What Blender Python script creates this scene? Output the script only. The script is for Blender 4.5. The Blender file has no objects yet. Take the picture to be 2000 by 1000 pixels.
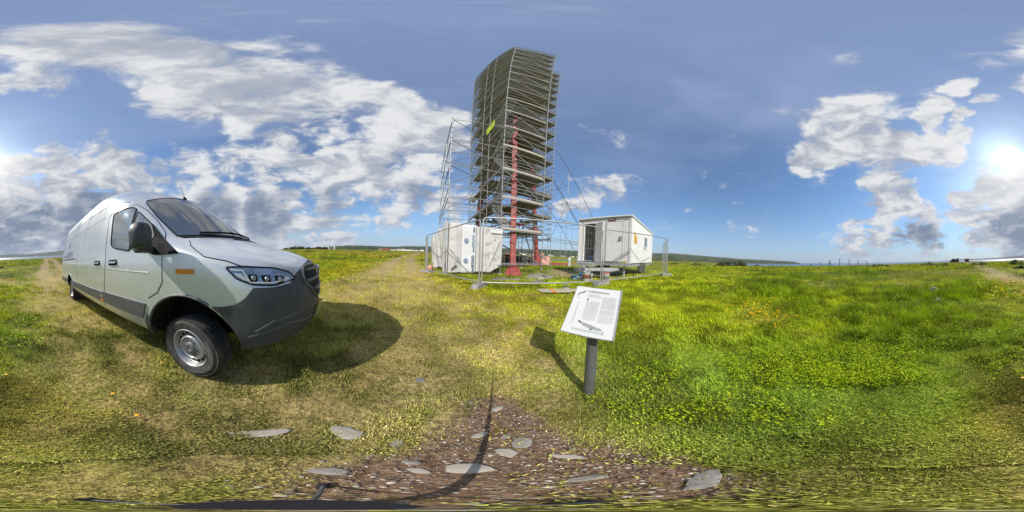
import bpy, bmesh, math, random
import numpy as np
from mathutils import Vector, Matrix, Euler
from mathutils.geometry import delaunay_2d_cdt

rad = math.radians
random.seed(7)
RNG = np.random.default_rng(11)
SC = bpy.context.scene
COL = SC.collection

# ------------------------------------------------------------------ camera
CAM_H = 1.25
HAZE = 7.0e-5
TILT, TILT_AZ = rad(2.5), rad(104.4)          # the tripod head leans a little
_u = Vector((math.sin(TILT_AZ), math.cos(TILT_AZ), 0))
_ax = _u.cross(Vector((0, 0, -1))).normalized()
_Rwp = Matrix.Rotation(TILT, 3, _ax)
cam = bpy.data.cameras.new('camera')
cam.type = 'PANO'
try:
    cam.panorama_type = 'EQUIRECTANGULAR'
except Exception:
    cam.cycles.panorama_type = 'EQUIRECTANGULAR'
cam.clip_start, cam.clip_end = 0.02, 60000
camo = bpy.data.objects.new('camera', cam)
COL.objects.link(camo)
_base = Matrix(((1, 0, 0), (0, 0, -1), (0, 1, 0)))
camo.matrix_world = Matrix.Translation((0, 0, CAM_H)) @ (_Rwp.transposed() @ _base).to_4x4()
SC.camera = camo

# ------------------------------------------------------------------ light
SUN_AZ, SUN_EL = rad(175.56), rad(35.94)
SUN_DIR = Vector((math.sin(SUN_AZ) * math.cos(SUN_EL), math.cos(SUN_AZ) * math.cos(SUN_EL), math.sin(SUN_EL)))
sl = bpy.data.lights.new('sun', 'SUN')
sl.energy, sl.angle, sl.color = 3.5, rad(0.53), (1.0, 0.95, 0.87)
so = bpy.data.objects.new('sun', sl)
COL.objects.link(so)
so.rotation_euler = (-SUN_DIR).to_track_quat('-Z', 'Y').to_euler()
so.location = (0, -20, 40)

SC.view_settings.view_transform = 'Standard'
SC.view_settings.look = 'None'
SC.view_settings.exposure = 0.53
SC.view_settings.gamma = 1.0
SC.render.engine = 'CYCLES'
SC.cycles.use_denoising = True
SC.cycles.max_bounces = 6
SC.cycles.volume_bounces = 0
SC.cycles.transparent_max_bounces = 8


# ------------------------------------------------------------------ node helpers
class NT:
    """tiny expression builder over a node tree"""
    def __init__(self, tree):
        self.t = tree

    def node(self, typ, **kw):
        n = self.t.nodes.new(typ)
        for k, v in kw.items():
            setattr(n, k, v)
        return n

    def _in(self, sock, v):
        if hasattr(v, 'is_linked') or hasattr(v, 'links'):
            self.t.links.new(v, sock)
        elif v is not None:
            if hasattr(sock.default_value, '__len__') and not hasattr(v, '__len__'):
                v = [v] * len(sock.default_value)
            if hasattr(v, '__len__') and hasattr(sock.default_value, '__len__'):
                v = list(v)
                if len(v) == 3 and len(sock.default_value) == 4:
                    v = v + [1.0]
            sock.default_value = v

    def m(self, op, a, b=None, c=None, clamp=False):
        n = self.node('ShaderNodeMath', operation=op, use_clamp=clamp)
        self._in(n.inputs[0], a)
        if b is not None: self._in(n.inputs[1], b)
        if c is not None: self._in(n.inputs[2], c)
        return n.outputs[0]

    def v(self, op, a, b=None, s=None):
        n = self.node('ShaderNodeVectorMath', operation=op)
        self._in(n.inputs[0], a)
        if b is not None: self._in(n.inputs[1], b)
        if s is not None: self._in(n.inputs[3], s)
        return n.outputs[1] if op in ('DOT_PRODUCT', 'LENGTH', 'DISTANCE') else n.outputs[0]

    def mr(self, x, a, b, c=0.0, d=1.0, smooth=True):
        n = self.node('ShaderNodeMapRange', interpolation_type='SMOOTHSTEP' if smooth else 'LINEAR')
        self._in(n.inputs[0], x)
        for i, q in zip((1, 2, 3, 4), (a, b, c, d)): self._in(n.inputs[i], q)
        return n.outputs[0]

    def mix(self, f, a, b, blend='MIX'):
        n = self.node('ShaderNodeMix', data_type='RGBA', blend_type=blend)
        self._in(n.inputs[0], f); self._in(n.inputs[6], a); self._in(n.inputs[7], b)
        return n.outputs[2]

    def noise(self, vec, scale, detail=4, rough=0.55, dist=0.0, color=False, lac=2.0):
        n = self.node('ShaderNodeTexNoise')
        if vec is not None: self.t.links.new(vec, n.inputs['Vector'])
        n.inputs['Scale'].default_value = scale
        n.inputs['Detail'].default_value = detail
        n.inputs['Roughness'].default_value = rough
        n.inputs['Distortion'].default_value = dist
        n.inputs['Lacunarity'].default_value = lac
        return n.outputs[1] if color else n.outputs[0]

    def attr(self, name):
        n = self.node('ShaderNodeAttribute', attribute_name=name)
        return n


def pxdir(px, py):
    """bearing/elevation in the lens frame -> world direction (sky features only)"""
    a, e = rad((px - 1000) * .18), rad((500 - py) * .18)
    p = Vector((math.sin(a) * math.cos(e), math.cos(a) * math.cos(e), math.sin(e)))
    return _Rwp.transposed() @ p


# ------------------------------------------------------------------ sky
world = bpy.data.worlds.new('World')
SC.world = world
world.use_nodes = True
wt = world.node_tree
wt.nodes.clear()
W = NT(wt)
SKY_STRENGTH = 0.108
geo = W.node('ShaderNodeTexCoord').outputs['Generated']
sky = W.node('ShaderNodeTexSky', sky_type='NISHITA', sun_disc=False)
sky.sun_elevation, sky.sun_rotation = SUN_EL, SUN_AZ
sky.altitude, sky.air_density, sky.dust_density, sky.ozone_density = 10, 1.0, 0.6, 2.0
sep = W.node('ShaderNodeSeparateXYZ')
wt.links.new(geo, sep.inputs[0])
dz = W.m('MAXIMUM', sep.outputs[2], 0.0)
cosun = W.v('DOT_PRODUCT', geo, tuple(SUN_DIR))
# cloud coordinates: a slightly curved layer
inv = W.m('DIVIDE', 1.0, W.m('ADD', dz, 0.40))
comb = W.node('ShaderNodeCombineXYZ')
wt.links.new(W.m('MULTIPLY', sep.outputs[0], inv), comb.inputs[0])
wt.links.new(W.m('MULTIPLY', sep.outputs[1], inv), comb.inputs[1])
wt.links.new(W.m('MULTIPLY', dz, 2.4), comb.inputs[2])
cp = comb.outputs[0]
# where the cloud banks stand (bearing px, height px, inner radius deg, outer radius deg, weight)
BANKS = [(20, 440, 12, 17, 1.35), (260, 440, 12, 17, 1.35), (150, 440, 12, 17, 1.4), (380, 445, 10, 16, 1.3), (520, 455, 8, 14, 1.2), (640, 465, 5, 11, 1.0), (1950, 430, 8, 14, 1.2), (130, 85, 2, 8, .8), (200, 90, 4, 11, .9), (280, 105, 4, 11, .9), (340, 110, 2, 8, .7), (100, 148, 2, 6, .8), (30, 165, 1, 4, .7),
         (190, 275, .5, 3, .7), (120, 305, 1, 5, .8), (160, 300, 1, 4, .6), (380, 185, 4, 11, .95), (460, 175, 6, 13, .95),
         (560, 185, 6, 13, 1), (640, 200, 6, 12, 1), (720, 215, 4, 10, .95), (790, 240, 4, 9, .9), (845, 265, 4, 9, .95),
         (800, 310, 5, 11, 1), (720, 330, 5, 11, 1), (640, 340, 4, 10, .9), (540, 320, 4, 10, .85), (460, 300, 3, 9, .8),
         (370, 340, 4, 10, .85), (300, 365, 4, 9, .95), (220, 350, 5, 11, 1), (120, 360, 5, 11, 1), (40, 370, 6, 11, 1),
         (1975, 360, 4, 8, 1), (1940, 375, 4, 9, 1), (90, 430, 6, 12, 1), (200, 430, 6, 12, 1), (330, 420, 6, 11, .95),
         (450, 430, 6, 12, 1), (560, 440, 5, 10, .95), (660, 430, 5, 10, .8), (760, 400, 4, 9, .75), (850, 380, 3, 8, .9),
         (900, 420, 3, 8, .7), (1150, 380, 2, 6, .95), (1195, 374, 1, 4.5, .8), (1100, 400, 2, 5, .9), (1560, 300, 2, 6, .9),
         (1610, 275, 4, 9, .95), (1670, 250, 4, 9, .95), (1700, 300, 4, 9, .95), (1760, 310, 3, 8, .9), (1830, 290, 2, 6, .95),
         (1870, 262, 1, 3.5, .9), (1680, 200, 2, 6, .7), (1720, 345, 3, 7, .9), (1760, 400, 4, 9, .95), (1800, 445, 5, 9, 1),
         (1730, 465, 4, 8, .95), (1660, 475, 3, 8, .8), (1900, 410, 4, 8, 1), (1940, 440, 5, 10, 1), (1870, 165, .8, 3.5, .8),
         (1830, 200, .8, 4, .8), (1885, 225, .6, 3, .8), (1810, 232, .8, 3.5, .8), (1940, 190, 1, 3.5, .6), (480, 95, 1, 5, .7), (1660, 120, 1, 3, .5)]
wn1 = W.v('SUBTRACT', W.noise(geo, 3.2, 4, .6, color=True), (.5, .5, .5))
geow = W.v('NORMALIZE', W.v('ADD', geo, W.v('SCALE', wn1, s=.34)))
mask = None
for (bx, by, r0, r1, wgt) in BANKS:
    r0, r1 = r0 * .3, r1 * 1.35
    d = W.v('DOT_PRODUCT', geow, tuple(pxdir(bx, by)))
    s = W.mr(d, math.cos(rad(r1)), math.cos(rad(r0)), 0.0, wgt)
    mask = s if mask is None else W.m('MAXIMUM', mask, s)
warp = W.noise(cp, 1.7, 3, 0.5, color=True)
cpw = W.v('ADD', cp, W.v('SCALE', W.v('SUBTRACT', warp, (.5, .5, .5)), s=.42))
f1 = W.noise(cpw, 2.9, 12, 0.62)
sun_off = Vector((SUN_DIR.x, SUN_DIR.y, .3)) * 0.13
f2 = W.noise(W.v('ADD', cpw, tuple(sun_off)), 2.9, 5, 0.55)
fine = W.noise(geow, 16.0, 7, .62)
dens = W.m('ADD', W.m('ADD', .5, W.m('ADD', W.m('MULTIPLY', W.m('SUBTRACT', f1, .5), 1.75), W.m('MULTIPLY', W.m('SUBTRACT', fine, .5), .24))), W.m('MULTIPLY', W.m('SUBTRACT', mask, .43), .52))
alpha = W.mr(dens, .39, .69)
thick = W.mr(dens, .48, .74)
# self shadowing of the heaps: compare with the density a step towards the sun
lit = W.mr(W.m('ADD', W.m('SUBTRACT', f1, f2), W.m('MULTIPLY', W.m('SUBTRACT', fine, .5), .22)), -.13, .13)
# grey, thick bases low in the bank
DARK = [(20, 455, 5, 14, 1), (240, 450, 5, 14, 1), (60, 440, 4, 13, 1), (190, 415, 4, 13, 1), (150, 450, 4, 12, 1), (420, 420, 4, 11, .9), (520, 425, 4, 11, .85), (1810, 460, 2, 6, 1), (1770, 455, 2, 6, .8),
        (1850, 470, 2, 5, .8), (1965, 440, 3, 7, .7), (640, 400, 3, 9, .5), (820, 380, 2, 7, .55), (300, 430, 4, 11, .8)]
dmask = None
for (bx, by, r0, r1, wgt) in DARK:
    d = W.v('DOT_PRODUCT', geo, tuple(pxdir(bx, by)))
    s = W.mr(d, math.cos(rad(r1)), math.cos(rad(r0)), 0.0, wgt)
    dmask = s if dmask is None else W.m('MAXIMUM', dmask, s)
f3 = W.noise(cpw, 1.3, 6, 0.6)
dmask = W.m('MULTIPLY', dmask, W.mr(f3, .28, .50))
glow = W.m('POWER', W.m('MAXIMUM', cosun, 0.0), 40.0)
white = W.mix(lit, (2.6, 2.85, 3.4), (5.2, 5.25, 5.35))
white = W.mix(W.m('MULTIPLY', dmask, W.m('SUBTRACT', 1.25, W.m('MULTIPLY', lit, .50)), clamp=True), white, (1.15, 1.5, 2.2))
white = W.mix(W.m('MULTIPLY', glow, .8), white, (6.5, 6.4, 6.3))
# thin high veil
veil = W.noise(W.v('MULTIPLY', cpw, (1.0, 1.5, 1.0)), 1.2, 7, 0.55)
veil = W.m('ADD', W.mr(dz, .45, 1.0, .06, .58), W.m('MULTIPLY', W.mr(veil, .42, .70), W.mr(dz, .1, .8, .14, .42)))
skyc = W.mix(1.0, sky.outputs[0], (0.62, 0.84, 1.0), 'MULTIPLY')
skyv = W.mix(veil, skyc, (1.95, 2.55, 4.0))
# pale air low over the horizon
low = W.mr(dz, .0, .30, 1.0, 0.0)
skyv = W.mix(W.m('MULTIPLY', low, .50), skyv, (2.1, 3.1, 4.6))
tot = W.mix(W.m('MULTIPLY', alpha, W.m('ADD', .62, W.m('MULTIPLY', thick, .38))), skyv, white)
# aureole and the dazzling sun itself
cs0 = W.m('MAXIMUM', cosun, 0)
aur = W.m('ADD', W.m('MULTIPLY', W.m('POWER', cs0, 14.0), .30), W.m('MULTIPLY', W.m('POWER', cs0, 220.0), 1.6))
aur = W.m('ADD', aur, W.mr(cosun, math.cos(rad(4.0)), math.cos(rad(2.9)), 0.0, 14.0))
tot = W.mix(1.0, tot, W.mix(W.m('MULTIPLY', aur, 0.05), (0, 0, 0), (20, 19.4, 18.6)), 'ADD')
bg = W.node('ShaderNodeBackground')
wt.links.new(tot, bg.inputs[0])
bg.inputs[1].default_value = SKY_STRENGTH
wo = W.node('ShaderNodeOutputWorld')
wt.links.new(bg.outputs[0], wo.inputs[0])
world.cycles.sampling_method = 'MANUAL'
world.cycles.sample_map_resolution = 512


# ------------------------------------------------------------------ materials
def material(name, base, rough=.6, metal=0.0, var=.12, scale=6.0, bump=0.0, bscale=40.0, spec=.5, coat=0.0,
             dust=None, dust_scale=3.0, stretch=None, ior=1.5, translucent=0.0, coord='Object'):
    m = bpy.data.materials.new(name)
    m.use_nodes = True
    t = m.node_tree
    t.nodes.clear()
    N = NT(t)
    out = N.node('ShaderNodeOutputMaterial')
    b = N.node('ShaderNodeBsdfPrincipled')
    tc = N.node('ShaderNodeTexCoord').outputs[coord]
    if stretch:
        tc = N.v('MULTIPLY', tc, stretch)
    n1 = N.noise(tc, scale, 6, .6)
    base = tuple(base)
    dark = tuple(c * (1 - var) for c in base)
    lite = tuple(min(1, c * (1 + var)) for c in base)
    c = N.mix(N.mr(n1, .3, .7), dark, lite)
    if dust:
        n2 = N.noise(tc, dust_scale, 8, .65, dist=.4)
        c = N.mix(N.mr(n2, dust[1], dust[2], 0, dust[3] if len(dust) > 3 else 1.0), c, dust[0])
    t.links.new(c, b.inputs['Base Color'])
    b.inputs['Metallic'].default_value = metal
    r = N.mr(N.noise(tc, scale * 2.3, 4), .3, .7, max(.02, rough - .08), min(1, rough + .08))
    t.links.new(r, b.inputs['Roughness'])
    b.inputs['Specular IOR Level'].default_value = spec
    b.inputs['IOR'].default_value = ior
    b.inputs['Coat Weight'].default_value = coat
    b.inputs['Coat Roughness'].default_value = .10 if name == 'silver_paint' else .08
    if bump:
        bn = N.node('ShaderNodeBump')
        bn.inputs['Strength'].default_value = bump
        bn.inputs['Distance'].default_value = .02
        t.links.new(N.noise(tc, bscale, 6, .6), bn.inputs['Height'])
        t.links.new(bn.outputs[0], b.inputs['Normal'])
    t.links.new(b.outputs[0], out.inputs[0])
    return m


def leaf_material(name, tint=(1, 1, 1), transl=.35, rough=.55):
    m = bpy.data.materials.new(name)
    m.use_nodes = True
    t = m.node_tree
    t.nodes.clear()
    N = NT(t)
    out = N.node('ShaderNodeOutputMaterial')
    a = N.attr('Col').outputs['Color']
    c = N.mix(1.0, a, tint, 'MULTIPLY')
    d = N.node('ShaderNodeBsdfPrincipled')
    t.links.new(c, d.inputs['Base Color'])
    d.inputs['Roughness'].default_value = rough
    d.inputs['Specular IOR Level'].default_value = .08
    tr = N.node('ShaderNodeBsdfTranslucent')
    t.links.new(N.mix(1.0, c, (1.15, 1.2, .7), 'MULTIPLY'), tr.inputs[0])
    mx = N.node('ShaderNodeMixShader')
    mx.inputs[0].default_value = transl
    t.links.new(d.outputs[0], mx.inputs[1])
    t.links.new(tr.outputs[0], mx.inputs[2])
    t.links.new(mx.outputs[0], out.inputs[0])
    return m


M = {}
M['silver'] = material('silver_paint', (.70, .712, .725), .26, .42, .012, .6, coat=.5)
M['plastic'] = material('dark_plastic', (.055, .059, .066), .55, 0, .15, 9, bump=.06, bscale=300, dust=((.16, .145, .12), .5, .9, .4))
M['strip'] = material('grey_trim', (.105, .105, .108), .55, 0, .1, 7, dust=((.2, .185, .16), .45, .85, .5))
M['black'] = material('black_rubber', (.016, .016, .018), .85, 0, .1, 8, spec=.25)
M['glass'] = material('window_glass', (.06, .095, .105), .03, 0.0, .1, 2, spec=1.0, ior=2.3, coat=.3)
M['shield'] = material('windscreen_glass', (.05, .06, .065), .03, 0.0, .25, 1.6, spec=1.0, ior=2.0, coat=.3)
M['lens'] = material('headlamp_lens', (.30, .34, .40), .06, .55, .35, 14, spec=.8, coat=1.0)
M['chrome'] = material('chrome', (.62, .63, .65), .12, 1.0, .05, 5)
M['amber'] = material('amber_lens', (.75, .22, .02), .18, 0, .15, 30, coat=.8)
M['tyre'] = material('tyre_rubber', (.040, .040, .040), .85, 0, .2, 14, bump=.25, bscale=120, dust=((.17, .155, .125), .40, .75, .75), dust_scale=7)
M['rim'] = material('rim_steel', (.42, .425, .43), .38, .55, .1, 8, dust=((.25, .22, .17), .5, .85, .5), dust_scale=9)
M['hub'] = material('hub_cap', (.14, .145, .15), .5, .2, .1, 9)
M['plate'] = material('green_plate', (.03, .19, .12), .4, 0, .1, 12)
M['decal'] = material('decal_grey', (.13, .15, .19), .45, 0, .05, 8)
M['decal_light'] = material('decal_pale', (.30, .33, .37), .4, 0, .05, 8)
M['steel'] = material('galvanised_steel', (.36, .365, .365), .48, .55, .18, 5, bump=.05, bscale=60, dust=((.30, .28, .24), .5, .85, .6), dust_scale=4)
M['steel_dark'] = material('darkened_steel', (.13, .13, .13), .6, .4, .2, 5, dust=((.14, .11, .08), .5, .85, .6))  # base darkened so sunlit tubes still look dark against the sky
M['plank'] = material('deck_plywood', (.22, .195, .155), .8, 0, .25, 3, bump=.15, bscale=30, stretch=(1, 1, 1), dust=((.13, .11, .085), .42, .75, .8), dust_scale=2.0)
M['toe'] = material('toe_board', (.40, .375, .32), .7, 0, .18, 2.5, bump=.1, bscale=40, dust=((.33, .29, .22), .5, .85, .6))
M['red'] = material('red_paint', (.34, .050, .042), .6, 0, .2, 2.2, bump=.15, bscale=30, dust=((.13, .04, .03), .44, .68, .85), dust_scale=4.5)
M['rivet'] = material('red_rivets', (.30, .045, .04), .5, 0, .1, 6)
M['sheet'] = material('white_sheeting', (.54, .53, .515), .55, 0, .07, 1.3, bump=1.0, bscale=5.5, dust=((.27, .255, .24), .52, .66, .75), dust_scale=2.2)
M['band'] = material('banner_cloth', (.66, .67, .69), .5, 0, .05, 2, bump=.2, bscale=5)
M['navy'] = material('banner_print', (.06, .09, .17), .5, 0, .05, 4)
M['navy_pale'] = material('banner_print_pale', (.16, .24, .36), .5, 0, .05, 4)
M['white'] = material('white_panel', (.74, .735, .72), .42, 0, .04, 1.5, dust=((.60, .58, .53), .55, .9, .5), dust_scale=1.1)
M['white2'] = material('white_edge', (.70, .70, .69), .35, 0, .03, 2)
M['interior'] = material('trailer_interior', (.55, .55, .53), .7, 0, .15, 3)
M['grey'] = material('grey_frame', (.40, .41, .42), .5, .35, .12, 4, dust=((.22, .2, .17), .5, .85, .6))
M['concrete'] = material('fence_foot_concrete', (.24, .235, .225), .9, 0, .22, 8, bump=.4, bscale=50)
M['post'] = material('sign_post_paint', (.12, .125, .125), .45, .25, .1, 8, dust=((.16, .15, .13), .55, .9, .5))
M['paper'] = material('sign_face', (.60, .60, .60), .35, 0, .02, 3)
M['ink'] = material('sign_ink', (.085, .085, .09), .5, 0, .1, 6)
M['ink_grey'] = material('sign_ink_grey', (.40, .40, .41), .5, 0, .1, 6)
M['ink_mid'] = material('sign_picture_grey', (.30, .31, .32), .5, 0, .25, 25)
M['teal'] = material('sign_teal', (.04, .32, .26), .5, 0, .05, 6)
M['stone'] = material('slate_stone', (.27, .245, .215), .85, 0, .22, 5, bump=.5, bscale=24, dust=((.22, .205, .19), .45, .75, .7), dust_scale=7)
M['stone_pale'] = material('pale_slate', (.40, .355, .295), .85, 0, .15, 6, bump=.4, bscale=26, dust=((.27, .235, .19), .45, .75, .7), dust_scale=9)
M['stone_dark'] = material('dark_slate', (.17, .165, .165), .85, 0, .2, 6, bump=.5, bscale=26)
M['bucket'] = material('white_tin', (.60, .60, .59), .35, .2, .1, 8)
M['bucket_red'] = material('red_label', (.40, .05, .035), .45, 0, .15, 10)
M['rust'] = material('rust', (.24, .085, .035), .8, 0, .3, 14)
M['blue'] = material('blue_bag', (.02, .17, .42), .5, 0, .15, 9, bump=.4, bscale=16)
M['green'] = material('green_crate', (.02, .12, .07), .5, 0, .15, 7)
M['timber'] = material('pale_timber', (.40, .36, .29), .8, 0, .2, 4, bump=.2, bscale=30, dust=((.32, .26, .18), .5, .8, .7))
M['orange'] = material('orange_tape', (.75, .16, .04), .5, 0, .1, 9)
M['yellow'] = material('yellow_sign', (.66, .40, .03), .45, 0, .1, 12)
M['lime'] = material('lime_net', (.50, .70, .02), .6, 0, .15, 9)
M['brown'] = material('dark_timber', (.070, .055, .045), .85, 0, .3, 3, bump=.3, bscale=14)
M['house_white'] = material('house_white', (.72, .71, .68), .7, 0, .06, .2)
M['house_red'] = material('house_red', (.34, .085, .06), .7, 0, .1, .2)
M['house_yellow'] = material('house_yellow', (.52, .40, .20), .7, 0, .1, .2)
M['house_grey'] = material('house_grey', (.36, .37, .38), .7, 0, .1, .2)
M['roof_dark'] = material('roof_dark', (.085, .08, .08), .8, 0, .15, .3)
M['roof_red'] = material('roof_red', (.26, .08, .05), .8, 0, .15, .3)
M['pink'] = material('pink_tarp', (.62, .30, .26), .7, 0, .15, 2, bump=.3, bscale=6)


# ------------------------------------------------------------------ mesh helpers
class MB:
    def __init__(self):
        self.v, self.f = [], []

    def add(self, vs, fs):
        o = len(self.v)
        self.v += [tuple(p) for p in vs]
        self.f += [tuple(i + o for i in q) for q in fs]
        return self

    def box(self, c, s, R=None, taper=1.0):
        hx, hy, hz = s[0] / 2, s[1] / 2, s[2] / 2
        vs = [Vector((x * hx * (taper if z > 0 else 1), y * hy * (taper if z > 0 else 1), z * hz)) for z in (-1, 1) for y in (-1, 1) for x in (-1, 1)]
        if R is not None: vs = [R @ q for q in vs]
        c = Vector(c)
        return self.add([q + c for q in vs], [(0, 2, 3, 1), (4, 5, 7, 6), (0, 1, 5, 4), (2, 6, 7, 3), (0, 4, 6, 2), (1, 3, 7, 5)])

    def bbox(self, lo, hi):
        return self.box([(a + b) / 2 for a, b in zip(lo, hi)], [b - a for a, b in zip(lo, hi)])

    def tube(self, p0, p1, r, n=8, r1=None, cap=True):
        p0, p1 = Vector(p0), Vector(p1)
        d = (p1 - p0)
        if d.length < 1e-6: return self
        q = d.to_track_quat('Z', 'Y').to_matrix()
        r1 = r if r1 is None else r1
        vs = []
        for i in range(n):
            a = 2 * math.pi * i / n
            e = q @ Vector((math.cos(a), math.sin(a), 0))
            vs += [p0 + e * r, p1 + e * r1]
        fs = [(2 * i, 2 * ((i + 1) % n), 2 * ((i + 1) % n) + 1, 2 * i + 1) for i in range(n)]
        if cap:
            fs += [tuple(2 * i for i in range(n))[::-1], tuple(2 * i + 1 for i in range(n))]
        return self.add(vs, fs)

    def path(self, pts, r, n=6):
        pts = [Vector(p) for p in pts]
        rings = []
        for i, p in enumerate(pts):
            t = (pts[min(i + 1, len(pts) - 1)] - pts[max(i - 1, 0)]).normalized()
            q = t.to_track_quat('Z', 'Y').to_matrix()
            rings.append([p + q @ Vector((math.cos(2 * math.pi * k / n) * r, math.sin(2 * math.pi * k / n) * r, 0)) for k in range(n)])
        vs = [q for rg in rings for q in rg]
        fs = [(i * n + k, i * n + (k + 1) % n, (i + 1) * n + (k + 1) % n, (i + 1) * n + k) for i in range(len(pts) - 1) for k in range(n)]
        fs += [tuple(range(n))[::-1], tuple((len(pts) - 1) * n + k for k in range(n))]
        return self.add(vs, fs)

    def lathe(self, prof, c=(0, 0, 0), axis='Z', n=24, closed=False, cap0=True):
        c = Vector(c)
        vs, fs = [], []
        for (r, h) in prof:
            for k in range(n):
                a = 2 * math.pi * k / n
                p = Vector((r * math.cos(a), r * math.sin(a), h))
                if axis == 'Y': p = Vector((p.x, h, p.y))
                if axis == 'X': p = Vector((h, p.x, p.y))
                vs.append(c + p)
        m = len(prof)
        rng = range(m) if closed else range(m - 1)
        for i in rng:
            j = (i + 1) % m
            for k in range(n):
                fs.append((i * n + k, i * n + (k + 1) % n, j * n + (k + 1) % n, j * n + k))
        if not closed:
            fs += ([tuple(range(n))[::-1]] if cap0 else []) + [tuple((m - 1) * n + k for k in range(n))]
        return self.add(vs, fs)

    def prism(self, poly, h, R=None, c=(0, 0, 0)):
        """polygon in xy extruded 0..h in z"""
        n = len(poly)
        vs = [Vector((x, y, 0)) for x, y in poly] + [Vector((x, y, h)) for x, y in poly]
        if R is not None: vs = [R @ q for q in vs]
        c = Vector(c)
        return self.add([q + c for q in vs], [tuple(range(n))[::-1], tuple(range(n, 2 * n))] + [(i, (i + 1) % n, n + (i + 1) % n, n + i) for i in range(n)])

    def mesh(self, name):
        me = bpy.data.meshes.new(name)
        me.from_pydata(self.v, [], self.f)
        bm = bmesh.new(); bm.from_mesh(me)
        bmesh.ops.recalc_face_normals(bm, faces=bm.faces)
        bm.to_mesh(me); bm.free()
        return me

    def build(self, name, mat, parent=None, smooth=None, bevel=0.0):
        me = self.mesh(name)
        return finish(name, me, mat, parent, smooth, bevel)


def finish(name, me, mat, parent=None, smooth=None, bevel=0.0):
    if bevel:
        bm = bmesh.new(); bm.from_mesh(me)
        ed = [e for e in bm.edges if len(e.link_faces) == 2 and e.calc_face_angle(0) > .5]
        bmesh.ops.bevel(bm, geom=ed, offset=bevel, segments=2, profile=.6, affect='EDGES')
        bm.to_mesh(me); bm.free()
    if mat is not None and not me.materials: me.materials.append(M[mat] if isinstance(mat, str) else mat)
    if smooth is not None:
        me.polygons.foreach_set('use_smooth', [True] * len(me.polygons))
        me.set_sharp_from_angle(angle=rad(smooth))
    o = bpy.data.objects.new(name, me)
    COL.objects.link(o)
    if parent is not None: o.parent = parent
    return o


def link(name, me, parent=None):
    o = bpy.data.objects.new(name, me)
    COL.objects.link(o)
    if parent is not None: o.parent = parent
    return o


def tag(o, label=None, cat=None, group=None, kind=None):
    if label: o['label'] = label
    if cat: o['category'] = cat
    if group: o['group'] = group
    if kind: o['kind'] = kind
    return o


def thing(name, label, cat, loc=(0, 0, 0), rz=0.0, group=None):
    o = bpy.data.objects.new(name, None)
    o.empty_display_size = .2
    COL.objects.link(o)
    o.location = loc
    o.rotation_euler = (0, 0, rz)
    return tag(o, label, cat, group)


_tube_cache = {}
def tube_obj(name, p0, p1, r, mat, parent=None, n=8):
    """a straight tube as its own object; mesh data is shared, the object is scaled"""
    key = (mat, n)
    if key not in _tube_cache:
        me = MB().tube((0, 0, 0), (0, 0, 1), 1.0, n).mesh('tube')
        me.materials.append(M[mat])
        me.polygons.foreach_set('use_smooth', [len(p.vertices) == 4 for p in me.polygons])
        _tube_cache[key] = me
    p0, p1 = Vector(p0), Vector(p1)
    d = p1 - p0
    o = link(name, _tube_cache[key], parent)
    o.location = p0
    o.rotation_euler = d.to_track_quat('Z', 'Y').to_euler()
    o.scale = (r, r, d.length)
    return o


_box_cache = {}
def box_obj(name, c, s, mat, parent=None, rot=(0, 0, 0)):
    if mat not in _box_cache:
        me = MB().box((0, 0, 0), (1, 1, 1)).mesh('slab')
        me.materials.append(M[mat])
        _box_cache[mat] = me
    o = link(name, _box_cache[mat], parent)
    o.location, o.scale, o.rotation_euler = c, s, rot
    return o


def text_mesh(txt, size, extrude=.001, bold=0.0, align='LEFT', spacing=1.0):
    cu = bpy.data.curves.new('lettering', 'FONT')
    cu.body, cu.size, cu.extrude, cu.align_x, cu.offset, cu.space_character = txt, size, extrude, align, bold, spacing
    cu.resolution_u = 3
    o = bpy.data.objects.new('lettering', cu)
    COL.objects.link(o)
    bpy.context.view_layer.update()
    me = bpy.data.meshes.new_from_object(o.evaluated_get(bpy.context.evaluated_depsgraph_get()))
    bpy.data.objects.remove(o)
    return me


def np_mesh(name, V, F, mat, col=None):
    me = bpy.data.meshes.new(name)
    V = np.asarray(V, np.float32); F = np.asarray(F, np.int32)
    k = F.shape[1]
    me.vertices.add(len(V)); me.vertices.foreach_set('co', V.ravel())
    me.loops.add(F.size); me.loops.foreach_set('vertex_index', F.ravel())
    me.polygons.add(len(F)); me.polygons.foreach_set('loop_start', np.arange(0, F.size, k, dtype=np.int32))
    if col is not None:
        a = me.attributes.new('Col', 'FLOAT_COLOR', 'POINT')
        c4 = np.ones((len(V), 4), np.float32); c4[:, :3] = col
        a.data.foreach_set('color', c4.ravel())
    me.update(calc_edges=True)
    me.materials.append(M[mat] if isinstance(mat, str) else mat)
    return me


# ------------------------------------------------------------------ terrain
def sstep(a, b, x):
    t = np.clip((np.asarray(x, float) - a) / (b - a), 0, 1)
    return t * t * (3 - 2 * t)


def _hash(i, j, s):
    h = np.sin(i * 127.1 + j * 311.7 + s * 74.7) * 43758.5453
    return h - np.floor(h)


def vnoise(x, y, s=0):
    xi, yi = np.floor(x), np.floor(y)
    fx, fy = x - xi, y - yi
    fx, fy = fx * fx * (3 - 2 * fx), fy * fy * (3 - 2 * fy)
    a, b = _hash(xi, yi, s), _hash(xi + 1, yi, s)
    c, d = _hash(xi, yi + 1, s), _hash(xi + 1, yi + 1, s)
    return (a * (1 - fx) + b * fx) * (1 - fy) + (c * (1 - fx) + d * fx) * fy


def fbm(x, y, s=0, o=4):
    t, a, n = 0, .5, 0
    for k in range(o):
        t = t + a * vnoise(x, y, s + k * 13); n += a
        x, y, a = x * 2.03 + 17.3, y * 2.03 - 9.1, a * .5
    return t / n


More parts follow.
